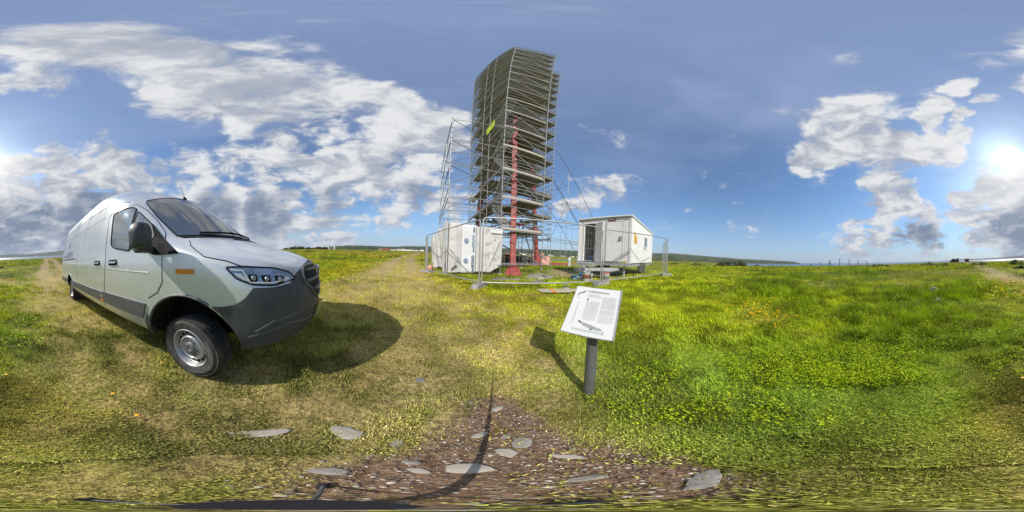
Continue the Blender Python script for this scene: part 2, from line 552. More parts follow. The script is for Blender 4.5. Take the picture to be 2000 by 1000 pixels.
CTRL = np.array([(0, 0, 0), (-1.75, -.5, 0), (-2.9, -.8, -.01), (-3.0, -4.5, -.21), (-1.4, -4.6, -.20), (.53, .95, 0), (-.92, 4.6, .23), (3.0, 4.9, .30),
                 (7.0, 5.0, .43), (-4.3, 7.5, .12), (-.66, 9.4, .08), (1.95, 10.9, .24), (.1, 9.7, -.03), (2.4, 15.3, .28), (-3.6, 14, .1), (5.2, 6.5, .33),
                 (8, 9, .35), (4, -4, -.10), (8, -6, -.05), (0, -10, -.25), (-8, -3, -.1), (-8, 4, .1), (10, 0, .15), (15, 12, .3), (-12, 14, .1),
                 (-1.2, 2, .06), (3, 1, .06), (2, -2, -.05), (-3.2, 7.9, .06)])


def ground(x, y):
    x, y = np.asarray(x, float), np.asarray(y, float)
    r = np.hypot(x, y)
    num = den = 0
    for cx, cy, cz in CTRL:
        w = 1 / ((x - cx) ** 2 + (y - cy) ** 2 + .35) ** 1.6
        num, den = num + w * cz, den + w
    near = num / den
    far = .12 + (fbm(x / 23, y / 23, 3, 3) - .5) * .9 * sstep(25, 60, r)
    b = sstep(10, 34, r)
    z = near * (1 - b) + far * b
    rightside = sstep(1.5, 4.0, x * .8 - y * .6) * sstep(1.8, 4.5, r)
    z = z + (fbm(x / 2.2, y / 2.2, 8, 3) - .5) * (.05 + .22 * rightside * (1 - .5 * sstep(14, 40, r)))
    z = z + (fbm(x / .35, y / .35, 5, 2) - .5) * .018
    az = np.degrees(np.arctan2(x, y)) % 360
    sec = sstep(58, 84, az) * (1 - sstep(262, 292, az))
    rim = 52 + 48 * sstep(112, 138, az) - 25 * sstep(160, 168, az)
    z = z - sec * 10.5 * sstep(rim, rim + 170, r + 16 * (fbm(x / 70, y / 70, 21, 2) - .5))
    # the field rises a little ahead on the far left
    z = z + 1.2 * np.exp(-((az - 281) / 14.0) ** 2) * sstep(40, 160, r) * (1 - sstep(300, 600, r))
    return z


def gz(x, y):
    return float(ground(np.array([x]), np.array([y]))[0])


T1 = np.array([(-24, -82), (-17.5, -57), (-8, -25), (-4.4, -13), (-2.9, -7), (-2.3, -2), (-2.3, 1.2), (-3.5, 3.8), (-6.3, 7.6), (-14, 18), (-32, 47), (-60, 92)], float)
T2 = np.array([(44, -112), (36, -93), (12, -37), (4.5, -19.5), (1.2, -11.5), (-1.2, -9.0), (-4.0, -9.0)], float)
T3 = np.array([(4.2, 7.2), (3.2, 9.0), (3.4, 11.5)], float)


def seg_dist(x, y, T):
    best = np.full(np.shape(x), 1e9)
    for (ax, ay), (bx, by) in zip(T[:-1], T[1:]):
        dx, dy = bx - ax, by - ay
        t = np.clip(((x - ax) * dx + (y - ay) * dy) / (dx * dx + dy * dy), 0, 1)
        best = np.minimum(best, np.hypot(x - ax - t * dx, y - ay - t * dy))
    return best


DIRT = [(-.06, .93), (-.16, .66), (-.25, .42), (-.24, .26), (-.17, .15), (-.08, .11), (.04, .09), (.2, .045), (.36, .035), (.47, .11), (.42, .31), (.32, .52), (.19, .76)]


def poly_sd(x, y, P):
    inside = np.zeros(np.shape(x), bool)
    d = np.full(np.shape(x), 1e9)
    for i in range(len(P)):
        (ax, ay), (bx, by) = P[i], P[(i + 1) % len(P)]
        c = ((ay > y) != (by > y)) & (x < (bx - ax) * (y - ay) / (by - ay + 1e-12) + ax)
        inside ^= c
        dx, dy = bx - ax, by - ay
        t = np.clip(((x - ax) * dx + (y - ay) * dy) / (dx * dx + dy * dy), 0, 1)
        d = np.minimum(d, np.hypot(x - ax - t * dx, y - ay - t * dy))
    return np.where(inside, -d, d)


def masks(x, y):
    r = np.hypot(x, y)
    nz = fbm(x / .5, y / .5, 31, 4) - .5
    nz2 = fbm(x / 1.7, y / 1.7, 41, 3) - .5
    dirt = 1 - sstep(-.10, .10, poly_sd(x, y, DIRT) + nz * .55)
    d1, d2, d3 = seg_dist(x, y, T1), seg_dist(x, y, T2), seg_dist(x, y, T3)
    wob = nz2 * 1.1 + nz * .5
    rut = np.minimum(np.abs(d1 - .85), 9)
    path = (1 - sstep(.30, .70, rut + wob * .5)) * sstep(4.6, 9, r) * .8
    path = np.maximum(path, (1 - sstep(.45, 1.2, d2 + wob)) * .65)
    path = np.maximum(path, (1 - sstep(.5, 1.2, d3 + wob)) * .9)
    dry = 1 - sstep(1.5, 2.7, d1 + wob)
    dry = np.maximum(dry, .95 * (1 - sstep(1.3, 2.3, np.hypot((x + 1.1) / 1.0, (y - 1.6) / 1.25) + wob)))
    dry = np.maximum(dry, .50 * (1 - sstep(.5, 1.5, np.hypot(x + .5, (y + .5) / 1.2) + wob)))
    dry = np.maximum(dry, .8 * (1 - sstep(.3, 1.0, d2 - .8 + wob)))
    dry = np.maximum(dry, .55 * (1 - sstep(.6, 1.6, np.hypot(x - .4, (y - 3.4) / .8) + wob)))
    dry = np.maximum(dry, .6 * sstep(.56, .72, fbm(x / 3.1, y / 3.1, 77, 3)))
    dry = dry * (.30 + .70 * sstep(.36, .60, fbm(x / .62, y / .62, 88, 4))) * (.45 + .55 * sstep(.35, .6, fbm(x / .13, y / .13, 89, 2)))
    lane = (1 - sstep(1.1, 2.1, d1 + wob * .5)) * np.maximum(sstep(.6, 2.0, y), sstep(1.0, 3.0, -y))
    dry = np.maximum(dry, lane * (.70 + .30 * sstep(.38, .6, fbm(x / .4, y / .4, 90, 3))))
    lush = sstep(.4, .62, fbm(x / 2.6 + 5, y / 2.6, 51, 3))
    heath = sstep(.50, .68, fbm(x / 14, y / 14, 61, 3)) * sstep(16, 40, r)
    return dirt, path, dry, lush, heath


def lerp(a, b, t):
    return a + (b - a) * np.asarray(t)[..., None]


C_LUSH = np.array((.190, .250, .008)); C_MID = np.array((.305, .325, .010)); C_YEL = np.array((.400, .370, .018))
C_DRY = np.array((.47, .39, .085)); C_STRAW = np.array((.70, .55, .26)); C_SOIL = np.array((.255, .165, .115)); C_PATH = np.array((.40, .32, .20))
C_HEATH = np.array((.26, .215, .060))


def veg_color(x, y, rnd):
    dirt, path, dry, lush, heath = masks(x, y)
    c = lerp(np.broadcast_to(C_YEL, x.shape + (3,)), C_MID, sstep(.25, .6, fbm(x / .9, y / .9, 91, 3)))
    c = lerp(c, C_LUSH, lush * .75)
    right = sstep(.3, 1.6, x) * (1 - sstep(8, 20, np.hypot(x, y)))
    c = lerp(c, np.array((.29, .36, .008)), right * .4)
    c = lerp(c, C_HEATH, heath * .6)
    dd = np.clip(dry * (.45 + .75 * rnd), 0, 1)
    c = lerp(c, C_DRY, dd * .72)
    c = lerp(c, C_STRAW, sstep(.80, .95, rnd) * (.15 + .8 * dry))
    r_ = np.hypot(x, y)
    trod = (1 - sstep(1.2, 4.0, r_)) * (1 - sstep(-.5, .6, x + .1 * y))        # trampled, duller turf round the clearing
    c = c * (1 - trod[..., None] * np.array((.07, .08, 0))) + trod[..., None] * np.array((0, 0, .040))
    c = c * (1 + .10 * sstep(.1, 1.6, x + .3 * np.maximum(-y, 0))[..., None] * np.array((.2, 1.0, .5)))
    c = c * (.70 + .70 * sstep(.28, .72, fbm(x / .42, y / .42, 141, 3)))[..., None]
    near_ = (1 - sstep(1.0, 3.2, r_))[..., None]
    c = c * (1 - .20 * near_) + .20 * near_ * c.mean(-1, keepdims=True) * np.array((1.15, 1.15, .8))
    c = c * (1 - near_ * sstep(.0, .8, x)[..., None] * np.array((.20, .02, 0)))
    azd = np.degrees(np.arctan2(x, y)) % 360
    bed = np.exp(-((azd - 122) / 26.0) ** 2) * sstep(1.2, 1.9, r_) * (1 - sstep(5.0, 7.0, r_)) * sstep(.40, .55, fbm(x / .8, y / .8, 72, 3))
    c = c * (1 - .50 * bed[..., None] * np.array((1.0, .85, .8)))
    hum = sstep(.50, .66, fbm(x / 4.3, y / 4.3, 121, 4)) * sstep(4, 9, r_)
    c = c * (1 - .45 * hum[..., None] * np.array((1.0, .80, .5)))
    c = lerp(c, np.array((.30, .25, .07)), .45 * sstep(.52, .70, fbm(x / 7.1, y / 7.1, 131, 3)) * sstep(7, 16, r_))
    return c, dirt, path, dry, lush


# ground sheet: fine near the clearing, coarse far away
NA = 480
rr = np.concatenate([np.linspace(.02, 1.5, 46), 1.5 * 1.034 ** np.arange(1, 232)])
aa = np.linspace(0, 2 * np.pi, NA, endpoint=False)
RR, AA = np.meshgrid(rr, aa, indexing='ij')
GX, GY = RR * np.sin(AA), RR * np.cos(AA)
GZ = ground(GX, GY)
V = np.stack([GX, GY, GZ], -1).reshape(-1, 3)
nr = len(rr)
ii, jj = np.meshgrid(np.arange(nr - 1), np.arange(NA), indexing='ij')
jn = (jj + 1) % NA
F = np.stack([ii * NA + jj, ii * NA + jn, (ii + 1) * NA + jn, (ii + 1) * NA + jj], -1).reshape(-1, 4)[:, ::-1]
V = np.concatenate([V, [[0, 0, float(ground(0, 0))]]])
vc, dirt_m, path_m, dry_m, lush_m = veg_color(GX, GY, np.full(GX.shape, .45))
gcol = vc * .70  # ground under the blades darkened: shade between them put into the colour
gcol = lerp(gcol, C_PATH, path_m)
gcol = lerp(gcol, np.array((.52, .41, .19)), dry_m * (RR < 16) * .65)
gcol = lerp(gcol, C_SOIL, dirt_m)
gcol = np.concatenate([gcol.reshape(-1, 3), [C_SOIL]])

mg = bpy.data.materials.new('turf_ground')
mg.use_nodes = True
t = mg.node_tree; t.nodes.clear(); N = NT(t)
out = N.node('ShaderNodeOutputMaterial'); b = N.node('ShaderNodeBsdfPrincipled')
tc = N.node('ShaderNodeTexCoord').outputs['Object']
colr = N.attr('Col').outputs['Color']
n1 = N.noise(tc, 30, 9, .75)
n2 = N.noise(tc, 3.0, 6, .6)
n3 = N.noise(tc, .35, 6, .6)
c = N.mix(N.mr(n1, .35, .68), N.mix(1.0, colr, (.42, .40, .38), 'MULTIPLY'), N.mix(1.0, colr, (1.5, 1.45, 1.35), 'MULTIPLY'))
c = N.mix(N.mr(n2, .38, .66, 0, .30), c, N.mix(1.0, c, (.72, .80, .6), 'MULTIPLY'))
c = N.mix(N.mr(n3, .40, .62, 0, .35), c, N.mix(1.0, c, (1.25, 1.08, .85), 'MULTIPLY'))
t.links.new(c, b.inputs['Base Color'])
b.inputs['Roughness'].default_value = .95
b.inputs['Specular IOR Level'].default_value = .1
bn = N.node('ShaderNodeBump'); bn.inputs['Strength'].default_value = .9; bn.inputs['Distance'].default_value = .03
t.links.new(N.m('ADD', N.noise(tc, 30, 8, .7), N.m('MULTIPLY', N.noise(tc, 4, 5, .6), 2.0)), bn.inputs['Height'])
t.links.new(bn.outputs[0], b.inputs['Normal'])
t.links.new(b.outputs[0], out.inputs[0])
# close the hub of the sheet with a fan
me = np_mesh('ground', V, F, mg, gcol)
bm = bmesh.new(); bm.from_mesh(me); bm.verts.ensure_lookup_table()
hub = bm.verts[len(V) - 1]
for j in range(NA):
    bm.faces.new((hub, bm.verts[(j + 1) % NA], bm.verts[j]))
bmesh.ops.recalc_face_normals(bm, faces=bm.faces)
bm.to_mesh(me); bm.free()
me.polygons.foreach_set('use_smooth', [True] * len(me.polygons))
tag(link('ground', me), kind='structure')

# sea
ms = bpy.data.materials.new('fjord_water')
ms.use_nodes = True
t = ms.node_tree; t.nodes.clear(); N = NT(t)
out = N.node('ShaderNodeOutputMaterial'); b = N.node('ShaderNodeBsdfPrincipled')
tc = N.node('ShaderNodeTexCoord').outputs['Object']
c = N.mix(N.mr(N.noise(N.v('MULTIPLY', tc, (1, 3, 1)), .004, 5), .4, .6), (.030, .075, .14), (.045, .10, .17))
t.links.new(c, b.inputs['Base Color'])
b.inputs['Roughness'].default_value = .28
bn = N.node('ShaderNodeBump'); bn.inputs['Strength'].default_value = .6; bn.inputs['Distance'].default_value = .6
t.links.new(N.noise(tc, .25, 6, .6), bn.inputs['Height'])
t.links.new(bn.outputs[0], b.inputs['Normal'])
t.links.new(b.outputs[0], out.inputs[0])
rs = np.concatenate([[1.], np.geomspace(60, 9000, 40)])
as_ = np.linspace(0, 2 * np.pi, 120, endpoint=False)
RR2, AA2 = np.meshgrid(rs, as_, indexing='ij')
Vs = np.stack([RR2 * np.sin(AA2), RR2 * np.cos(AA2), np.full(RR2.shape, -7.0)], -1).reshape(-1, 3)
ii, jj = np.meshgrid(np.arange(len(rs) - 1), np.arange(120), indexing='ij')
jn = (jj + 1) % 120
Fs = np.stack([ii * 120 + jj, ii * 120 + jn, (ii + 1) * 120 + jn, (ii + 1) * 120 + jj], -1).reshape(-1, 4)[:, ::-1]
tag(link('sea', np_mesh('sea', Vs, Fs, ms)), kind='structure')


# far hills: ridges with real depth
def hill(name, az0, az1, r0, r1, crest, cols, seed, rough=.25, base=-8.0, nA=160, nR=26):
    az = np.linspace(az0, az1, nA); u = np.linspace(0, 1.25, nR)
    U, A = np.meshgrid(u, az, indexing='ij')
    Rr = r0 + (r1 - r0) * U
    X, Y = Rr * np.sin(np.radians(A)), Rr * np.cos(np.radians(A))
    H = np.interp(A, crest[0], crest[1])
    prof = np.where(U < 1, sstep(0, 1, U) * .6 + U * .4, 1 - .6 * sstep(1, 1.25, U))
    nz = fbm(X / (r1 * .05), Y / (r1 * .05), seed, 5) - .5
    Z = base + (H - base) * prof * (1 + rough * nz * np.clip(U * 2, 0, 1))
    V = np.stack([X, Y, Z], -1).reshape(-1, 3)
    ii, jj = np.meshgrid(np.arange(nR - 1), np.arange(nA - 1), indexing='ij')
    F = np.stack([ii * nA + jj, ii * nA + jj + 1, (ii + 1) * nA + jj + 1, (ii + 1) * nA + jj], -1).reshape(-1, 4)[:, ::-1]
    k1 = sstep(.42, .58, fbm(X / (r1 * .035), Y / (r1 * .012), seed + 3, 4))
    c = lerp(np.broadcast_to(np.array(cols[0]), X.shape + (3,)), np.array(cols[1]), k1)
    c = lerp(c, np.array(cols[2]), sstep(.55, 1.0, U) * sstep(.35, .6, fbm(X / (r1 * .06), Y / (r1 * .06), seed + 9, 3)))
    o = link(name, np_mesh(name, V, F, hm, c.reshape(-1, 3)))
    o.data.polygons.foreach_set('use_smooth', [True] * len(o.data.polygons))
    return tag(o, kind='structure')


hm = bpy.data.materials.new('far_hillside')
hm.use_nodes = True
t = hm.node_tree; t.nodes.clear(); N = NT(t)
out = N.node('ShaderNodeOutputMaterial'); b = N.node('ShaderNodeBsdfPrincipled')
tc = N.node('ShaderNodeTexCoord').outputs['Object']
c = N.attr('Col').outputs['Color']
c = N.mix(N.mr(N.noise(tc, .012, 8, .65), .38, .62), N.mix(1.0, c, (.6, .62, .6), 'MULTIPLY'), N.mix(1.0, c, (1.3, 1.3, 1.2), 'MULTIPLY'))
t.links.new(c, b.inputs['Base Color']); b.inputs['Roughness'].default_value = 1.0
b.inputs['Specular IOR Level'].default_value = 0.0
t.links.new(b.outputs[0], out.inputs[0])
FIELD, WOOD, MOOR = (.085, .10, .035), (.030, .048, .022), (.13, .115, .075)
hill('hill', -78, 68, 620, 2600, ([-78, -66, -58, -48, -41, -38, -25, 0, 12, 30, 50, 57, 68], [5, 30, 62, 58, 52, 66, 74, 88, 96, 100, 112, 100, -8]), (FIELD, WOOD, WOOD), 2)
hill('headland', 52, 102, 1500, 2700, ([52, 56, 62, 70, 80, 92, 99, 102], [118, 128, 116, 92, 62, 42, 24, -9]), ((.085, .10, .035), (.045, .06, .028), (.16, .135, .095)), 5, .16)
hill('mountains', 150, 250, 5600, 7800, ([150, 156, 160, 164, 168, 172, 178, 184, 190, 196, 200, 206, 214, 226, 250], [-8, 40, 60, 30, 52, 60, 110, 150, 120, 170, 210, 300, 380, 330, 150]), (WOOD, MOOR, MOOR), 8, .22)


# ------------------------------------------------------------------ grass
M['grass'] = leaf_material('grass_blades', (1.25, 1.24, 1.1), .18, .6)


def sample_ring(n, r0, r1, p=1.0):
    """positions; p=1 gives constant count per log-radius"""
    u = RNG.random(n)
    r = r0 * (r1 / r0) ** u
    a = RNG.random(n) * 2 * np.pi
    return r * np.sin(a), r * np.cos(a), r


VAN_C, VAN_YAW = np.array((-2.111, -.296)), 1.34527
_vf = np.array((math.cos(VAN_YAW), math.sin(VAN_YAW)))


def keep_out(x, y):
    """wheel contact patches and the slab stones stay free of blades"""
    bad = np.zeros(x.shape, bool)
    lx = (x - VAN_C[0]) * _vf[0] + (y - VAN_C[1]) * _vf[1]
    ly = -(x - VAN_C[0]) * _vf[1] + (y - VAN_C[1]) * _vf[0]
    for wx in (0, -4.325):
        bad |= (np.abs(lx - wx) < .22) & (np.abs(np.abs(ly) - .83) < .17)
    return bad


def blades(n, r0, r1, hm_, wd, seg2=True):
    x, y, r = sample_ring(n, r0, r1)
    rnd = RNG.random(n)
    c, dirt, path, dry, lush = veg_color(x, y, rnd)
    keep = (RNG.random(n) > dirt * .95) & (RNG.random(n) > path * .93) & (RNG.random(n) > dry * .45) & ~keep_out(x, y)
    tuft = sstep(.35, .75, fbm(x / .22, y / .22, 15, 2))
    keep &= RNG.random(n) < .35 + .65 * tuft
    x, y, r, rnd, c, dry, lush, tuft = [q[keep] for q in (x, y, r, rnd, c, dry, lush, tuft)]
    n = len(x)
    z = ground(x, y) - .004
    right = sstep(.6, 3.0, x) * sstep(1.2, 2.4, r) * sstep(-1.5, .5, -y + .8)
    h = hm_ * (.45 + .75 * RNG.random(n)) * (1 - .55 * dry) * (.7 + .6 * lush) * (.65 + .6 * tuft) * (1 + .9 * right)
    w = wd * (.7 + .6 * RNG.random(n))
    a = RNG.random(n) * 2 * np.pi
    dx, dy = np.cos(a), np.sin(a)
    b = a + np.pi / 2 + RNG.normal(0, .5, n)
    lean = h * (.25 + .75 * RNG.random(n))
    lx, ly = np.cos(b) * lean, np.sin(b) * lean
    P0 = np.stack([x - dx * w, y - dy * w, z], 1); P1 = np.stack([x + dx * w, y + dy * w, z], 1)
    T = np.stack([x + lx, y + ly, z + h], 1)
    c = c * (.50 + .95 * RNG.random(n))[:, None]
    if seg2:
        m0 = np.stack([x + lx * .35 - dx * w * .8, y + ly * .35 - dy * w * .8, z + h * .62], 1)
        m1 = np.stack([x + lx * .35 + dx * w * .8, y + ly * .35 + dy * w * .8, z + h * .62], 1)
        V = np.stack([P0, P1, m1, m0, T], 1).reshape(-1, 3)
        k = np.arange(n)[:, None] * 5
        F = np.concatenate([k + [0, 1, 2], k + [0, 2, 3], k + [3, 2, 4]], 0)
        C = np.repeat(c, 5, 0)
    else:
        V = np.stack([P0, P1, T], 1).reshape(-1, 3)
        F = np.arange(n)[:, None] * 3 + np.array([0, 1, 2])
        C = np.repeat(c, 3, 0)
    return V, F, C


def join_np(parts):
    V, F, C, o = [], [], [], 0
    for v, f, c in parts:
        V.append(v); F.append(f + o); C.append(c); o += len(v)
    return np.concatenate(V), np.concatenate(F), np.concatenate(C)


Vg, Fg, Cg = join_np([blades(70000, .05, .5, .038, .0022), blades(280000, .4, 2.6, .056, .0030), blades(150000, 2.2, 7.5, .080, .0045), blades(260000, 5.5, 26, .12, .011, False),
                      blades(170000, 22, 130, .22, .05, False)])
tag(link('grass', np_mesh('grass', Vg, Fg, 'grass', Cg)), 'short green and yellowing grass covering the open field', 'grass', kind='stuff')


def leaf_cloud(cx, cy, cz, n, rad_, hgt, size, cols, flat=.6):
    """leaf-sized diamonds through a flattened dome"""
    u = RNG.random(n) ** .5 * rad_
    a = RNG.random(n) * 2 * np.pi
    x, y = cx + u * np.cos(a), cy + u * np.sin(a)
    z = cz + hgt * np.sqrt(np.maximum(1 - (u / rad_) ** 2, 0)) * (.2 + .8 * RNG.random(n) ** .6) + .01
    s = size * (.6 + .8 * RNG.random(n))
    d = RNG.random(n) * 2 * np.pi
    tilt = RNG.normal(0, flat, n)
    ex = np.stack([np.cos(d) * np.cos(tilt), np.sin(d) * np.cos(tilt), np.sin(tilt)], 1)
    ey = np.stack([-np.sin(d), np.cos(d), RNG.normal(0, flat * .6, n)], 1)
    p = np.stack([x, y, z], 1)
    V = np.stack([p - ex * s[:, None], p - ey * s[:, None] * .55, p + ex * s[:, None], p + ey * s[:, None] * .55], 1).reshape(-1, 3)
    k = np.arange(n)[:, None] * 4
    F = np.concatenate([k + [0, 1, 2], k + [0, 2, 3]], 0)
    ci = RNG.integers(0, len(cols), n)
    C = np.repeat(np.array(cols)[ci] * (.7 + .6 * RNG.random(n))[:, None], 4, 0)
    return V, F, C


HERB = [(.30, .42, .010), (.40, .52, .014), (.17, .27, .010), (.50, .54, .02)]
herbs = []
for k in range(2600):
    if k < 2100:
        a = rad(random.gauss(122, 22)); r = 1.35 * (6.0 / 1.35) ** random.random()
    else:
        a = rad(random.uniform(28, 235)); r = .8 * (9 / .8) ** random.random()
    x, y = r * math.sin(a), r * math.cos(a)
    if k >= 2100 and fbm(np.array([x / 1.3]), np.array([y / 1.3]), 71, 3)[0] < .50: continue
    if k < 2100 and fbm(np.array([x / .8]), np.array([y / .8]), 72, 3)[0] < .43: continue
    herbs.append(leaf_cloud(x, y, gz(x, y), random.randint(22, 40), random.uniform(.05, .12) * (1 + .09 * r), random.uniform(.04, .11) * (1 + .05 * r), .0085 * (1 + .17 * r), HERB, .55))
# leafy herbs by the dirt lane on the left and along the far meadow
for k in range(760):
    a = rad(random.gauss(183, 9) if k < 120 else random.uniform(-75, 230)); r = random.uniform(2.0, 7.5) if k < 120 else 6 * (70 / 6) ** random.random()
    x, y = r * math.sin(a), r * math.cos(a)
    m_ = masks(np.array([x]), np.array([y]))
    if m_[1][0] > .3 or m_[2][0] > .6: continue
    s_ = 1 + .06 * r
    herbs.append(leaf_cloud(x, y, gz(x, y), 26, random.uniform(.12, .3) * s_ * (1.0 if k < 120 else 1.5), random.uniform(.05, .12) * s_ ** .7, .016 * s_, HERB[:3] if k < 120 else [(.09, .13, .02), (.13, .17, .02), (.17, .20, .03)], .5))
Vh, Fh, Ch = join_np(herbs)
M['herb'] = leaf_material('herb_leaves', (1.05, 1.05, 1.0), .25, .5)
tag(link('herbs', np_mesh('herbs', Vh, Fh, 'herb', Ch)), 'bright green leafy weeds spreading through the grass on the right', 'weeds', kind='stuff')

# yellow buttercups scattered as a haze of dots
fl = []
def flower_np(x, y, h, s):
    z = gz(x, y) + h
    k = 6
    a = np.arange(k) * 2 * np.pi / k + random.random() * 6
    tx, ty = random.gauss(0, .35), random.gauss(0, .35)
    ring = np.stack([x + s * np.cos(a), y + s * np.sin(a), z + s * (.35 + tx * np.cos(a) + ty * np.sin(a))], 1)
    V = np.concatenate([[[x, y, z]], ring, [[x - .0015, y, z - h], [x + .0015, y, z - h]]])
    F = np.array([[0, 1 + i, 1 + (i + 1) % k] for i in range(k)] + [[k + 1, k + 2, 0]])
    C = np.array([(.85, .50, .01)] * (k + 1) + [(.1, .16, .02)] * 2) * np.array([1, random.uniform(.85, 1.15), 1])
    return V, F, C
def spray(n, az, saz, r0, r1, h=.16, s=.014):
    for _ in range(n):
        a = rad(random.gauss(az, saz)); r = r0 * (r1 / r0) ** random.random()
        x, y = r * math.sin(a), r * math.cos(a)
        fl.append(flower_np(x, y, h * random.uniform(.5, 1.3), s * random.uniform(.7, 1.3) * (1 + .03 * r)))
spray(150, 86, 6, 2.9, 5.0, .20, .020); spray(60, 100, 22, 2.5, 8); spray(40, 150, 25, 2.5, 8); spray(240, 174, 6, 5, 11, .24, .028); spray(60, -33, 2.0, 5.6, 9, .1, .016)
spray(120, 130, 40, 8, 30, .2, .022); spray(250, 110, 30, 25, 70, .2, .05); spray(200, -48, 12, 20, 80, .2, .05); spray(90, 172, 7, 18, 40, .25, .05); spray(40, 20, 15, 3, 4.4, .06, .013)
spray(30, -13, 8, 2.5, 4.3, .05, .012)
Vf, Ff, Cf = join_np(fl)
M['petal'] = leaf_material('petals', (1, 1, 1), .3, .5)
tag(link('buttercups', np_mesh('buttercups', Vf, Ff, 'petal', Cf)), 'tiny yellow buttercups scattered through the meadow grass', 'flowers', kind='stuff')

# gravel in the bare patch
nG = 11000
gx, gy = RNG.uniform(-.5, .6, nG), RNG.uniform(-.15, 1.05, nG)
dm = masks(gx, gy)[0]
kp = RNG.random(nG) < dm
gx, gy = gx[kp], gy[kp]
nG = len(gx)
oct_ = np.array([(1, 0, 0), (0, 1, 0), (-1, 0, 0), (0, -1, 0), (0, 0, 1), (0, 0, -1)], float)
octf = np.array([(0, 1, 4), (1, 2, 4), (2, 3, 4), (3, 0, 4), (1, 0, 5), (2, 1, 5), (3, 2, 5), (0, 3, 5)])
sz = .0018 + .0085 * RNG.random(nG) ** 4
th = RNG.random(nG) * 6.28
Vg2 = oct_[None] * (sz[:, None, None]) * (1 + .5 * RNG.random((nG, 6, 3))) * np.array([1, .75, .5])
cx_, sx_ = np.cos(th)[:, None], np.sin(th)[:, None]
Vg2 = np.stack([Vg2[..., 0] * cx_ - Vg2[..., 1] * sx_, Vg2[..., 0] * sx_ + Vg2[..., 1] * cx_, Vg2[..., 2]], -1)
Vg2 = Vg2 + np.stack([gx, gy, ground(gx, gy) + sz * .2], 1)[:, None]
Fg2 = (np.arange(nG)[:, None, None] * 6 + octf[None]).reshape(-1, 3)
pal = np.array([(.34, .28, .22), (.26, .20, .155), (.48, .43, .36), (.17, .13, .10), (.30, .225, .16), (.22, .17, .125)])
Cg2 = np.repeat(pal[RNG.integers(0, 6, nG)] * (.7 + .6 * RNG.random(nG))[:, None], 6, 0)
M['gravel'] = leaf_material('gravel_chips', (1, 1, 1), 0.0, .9)
tag(link('gravel', np_mesh('gravel', Vg2.reshape(-1, 3), Fg2, 'gravel', Cg2)), 'fine stone chips in the bare earth patch', 'gravel', kind='stuff')


# ------------------------------------------------------------------ delivery van
VT = np.array([
    # z    front  half-w  nose   exponent
    (.44, .58, .900, .34, 2.6), (.50, .76, .950, .46, 2.6), (.56, .92, .968, .60, 2.6), (.62, 1.02, .980, .70, 2.6), (.72, 1.08, .990, .78, 2.6), (.92, 1.09, 1.00, .82, 2.55),
    (1.04, 1.07, 1.00, .84, 2.5), (1.14, 1.03, .998, .84, 2.45), (1.19, .98, .996, .84, 2.4), (1.235, .89, .994, .84, 2.4), (1.28, .76, .990, .84, 2.4),
    (1.33, .60, .987, .86, 2.4), (1.38, .45, .983, .88, 2.35), (1.43, .31, .978, .90, 2.3), (1.47, .22, .974, .93, 2.3), (1.60, .08, .955, .97, 2.3),
    (1.80, -.14, .918, 1.0, 2.3), (2.00, -.37, .878, 1.0, 2.3), (2.12, -.53, .850, 1.0, 2.3), (2.26, -.76, .815, .95, 2.35), (2.40, -1.03, .770, .90, 2.4),
    (2.52, -1.33, .722, .88, 2.5), (2.60, -1.60, .672, .85, 2.5), (2.66, -1.92, .590, .82, 2.5), (2.70, -2.30, .470, .78, 2.3), (2.72, -2.80, .300, .60, 2.2)])
VREAR = -5.90


def _smooth_table(T, n=160):
    # resample with a light smoothing so the panels are not faceted
    z = np.linspace(T[0, 0], T[-1, 0], n)
    cols = [np.interp(z, T[:, 0], T[:, i]) for i in range(1, 5)]
    k = np.array([1, 2, 3, 2, 1.]); k /= k.sum()
    outc = []
    for c_ in cols:
        p = np.concatenate([[c_[0] * 2 - c_[2], c_[0] * 2 - c_[1]], c_, [c_[-1] * 2 - c_[-2], c_[-1] * 2 - c_[-3]]])
        outc.append(np.convolve(p, k, 'valid'))
    return np.stack([z] + outc, 1)


VT = _smooth_table(VT)


def vt(z):
    return [float(np.interp(z, VT[:, 0], VT[:, i])) for i in (1, 2, 3, 4)]


def v_rear(z):
    return VREAR + .10 * max(0, (z - 1.3) / 1.4) ** 2 + .04 * max(0, (.8 - z))


def van_side(x, z):
    xf, w, a, n = vt(z)
    k = min(max((x - (xf - a)) / a, 0), 1)
    return w * (1 - k ** n) ** (1 / n)


def van_front(y, z):
    xf, w, a, n = vt(z)
    k = min(abs(y) / w, 1)
    return xf - a + a * (1 - k ** n) ** (1 / n)


def van_wrap(s, z):
    """s: 0 nose centre, 1 where the side goes straight; negative = right-hand side"""
    xf, w, a, n = vt(z)
    sg = -1 if s < 0 else 1
    s = abs(s)
    if s >= 1:
        return Vector((xf - a - (s - 1), sg * w, z))
    p = s * math.pi / 2
    cx, sx = math.cos(p), math.sin(p)
    ro = (cx ** n + sx ** n) ** (-1 / n)
    return Vector((xf - a + a * cx * ro, sg * w * sx * ro, z))


def wrap_s(x, z, right=True):
    xf, w, a, n = vt(z)
    k = (x - (xf - a)) / a
    if k <= 0: s = 1 + (xf - a - x)
    else:
        k = min(k, 1)
        s = math.atan2((1 - k ** n) ** (1 / n), k) / (math.pi / 2)
    return -s if right else s


def map_side(sign):
    def f(x, z):
        return Vector((x, sign * van_side(x, z), z))
    return f


def map_front(y, z):
    return Vector((van_front(y, z), y, z))


def with_normal(fm, hint):
    def f(u, v):
        e = .004
        p = fm(u, v)
        n = (fm(u + e, v) - fm(u - e, v)).cross(fm(u, v + e) - fm(u, v - e))
        n.normalize()
        if n.dot(hint(p)) < 0: n = -n
        return p, n
    return f


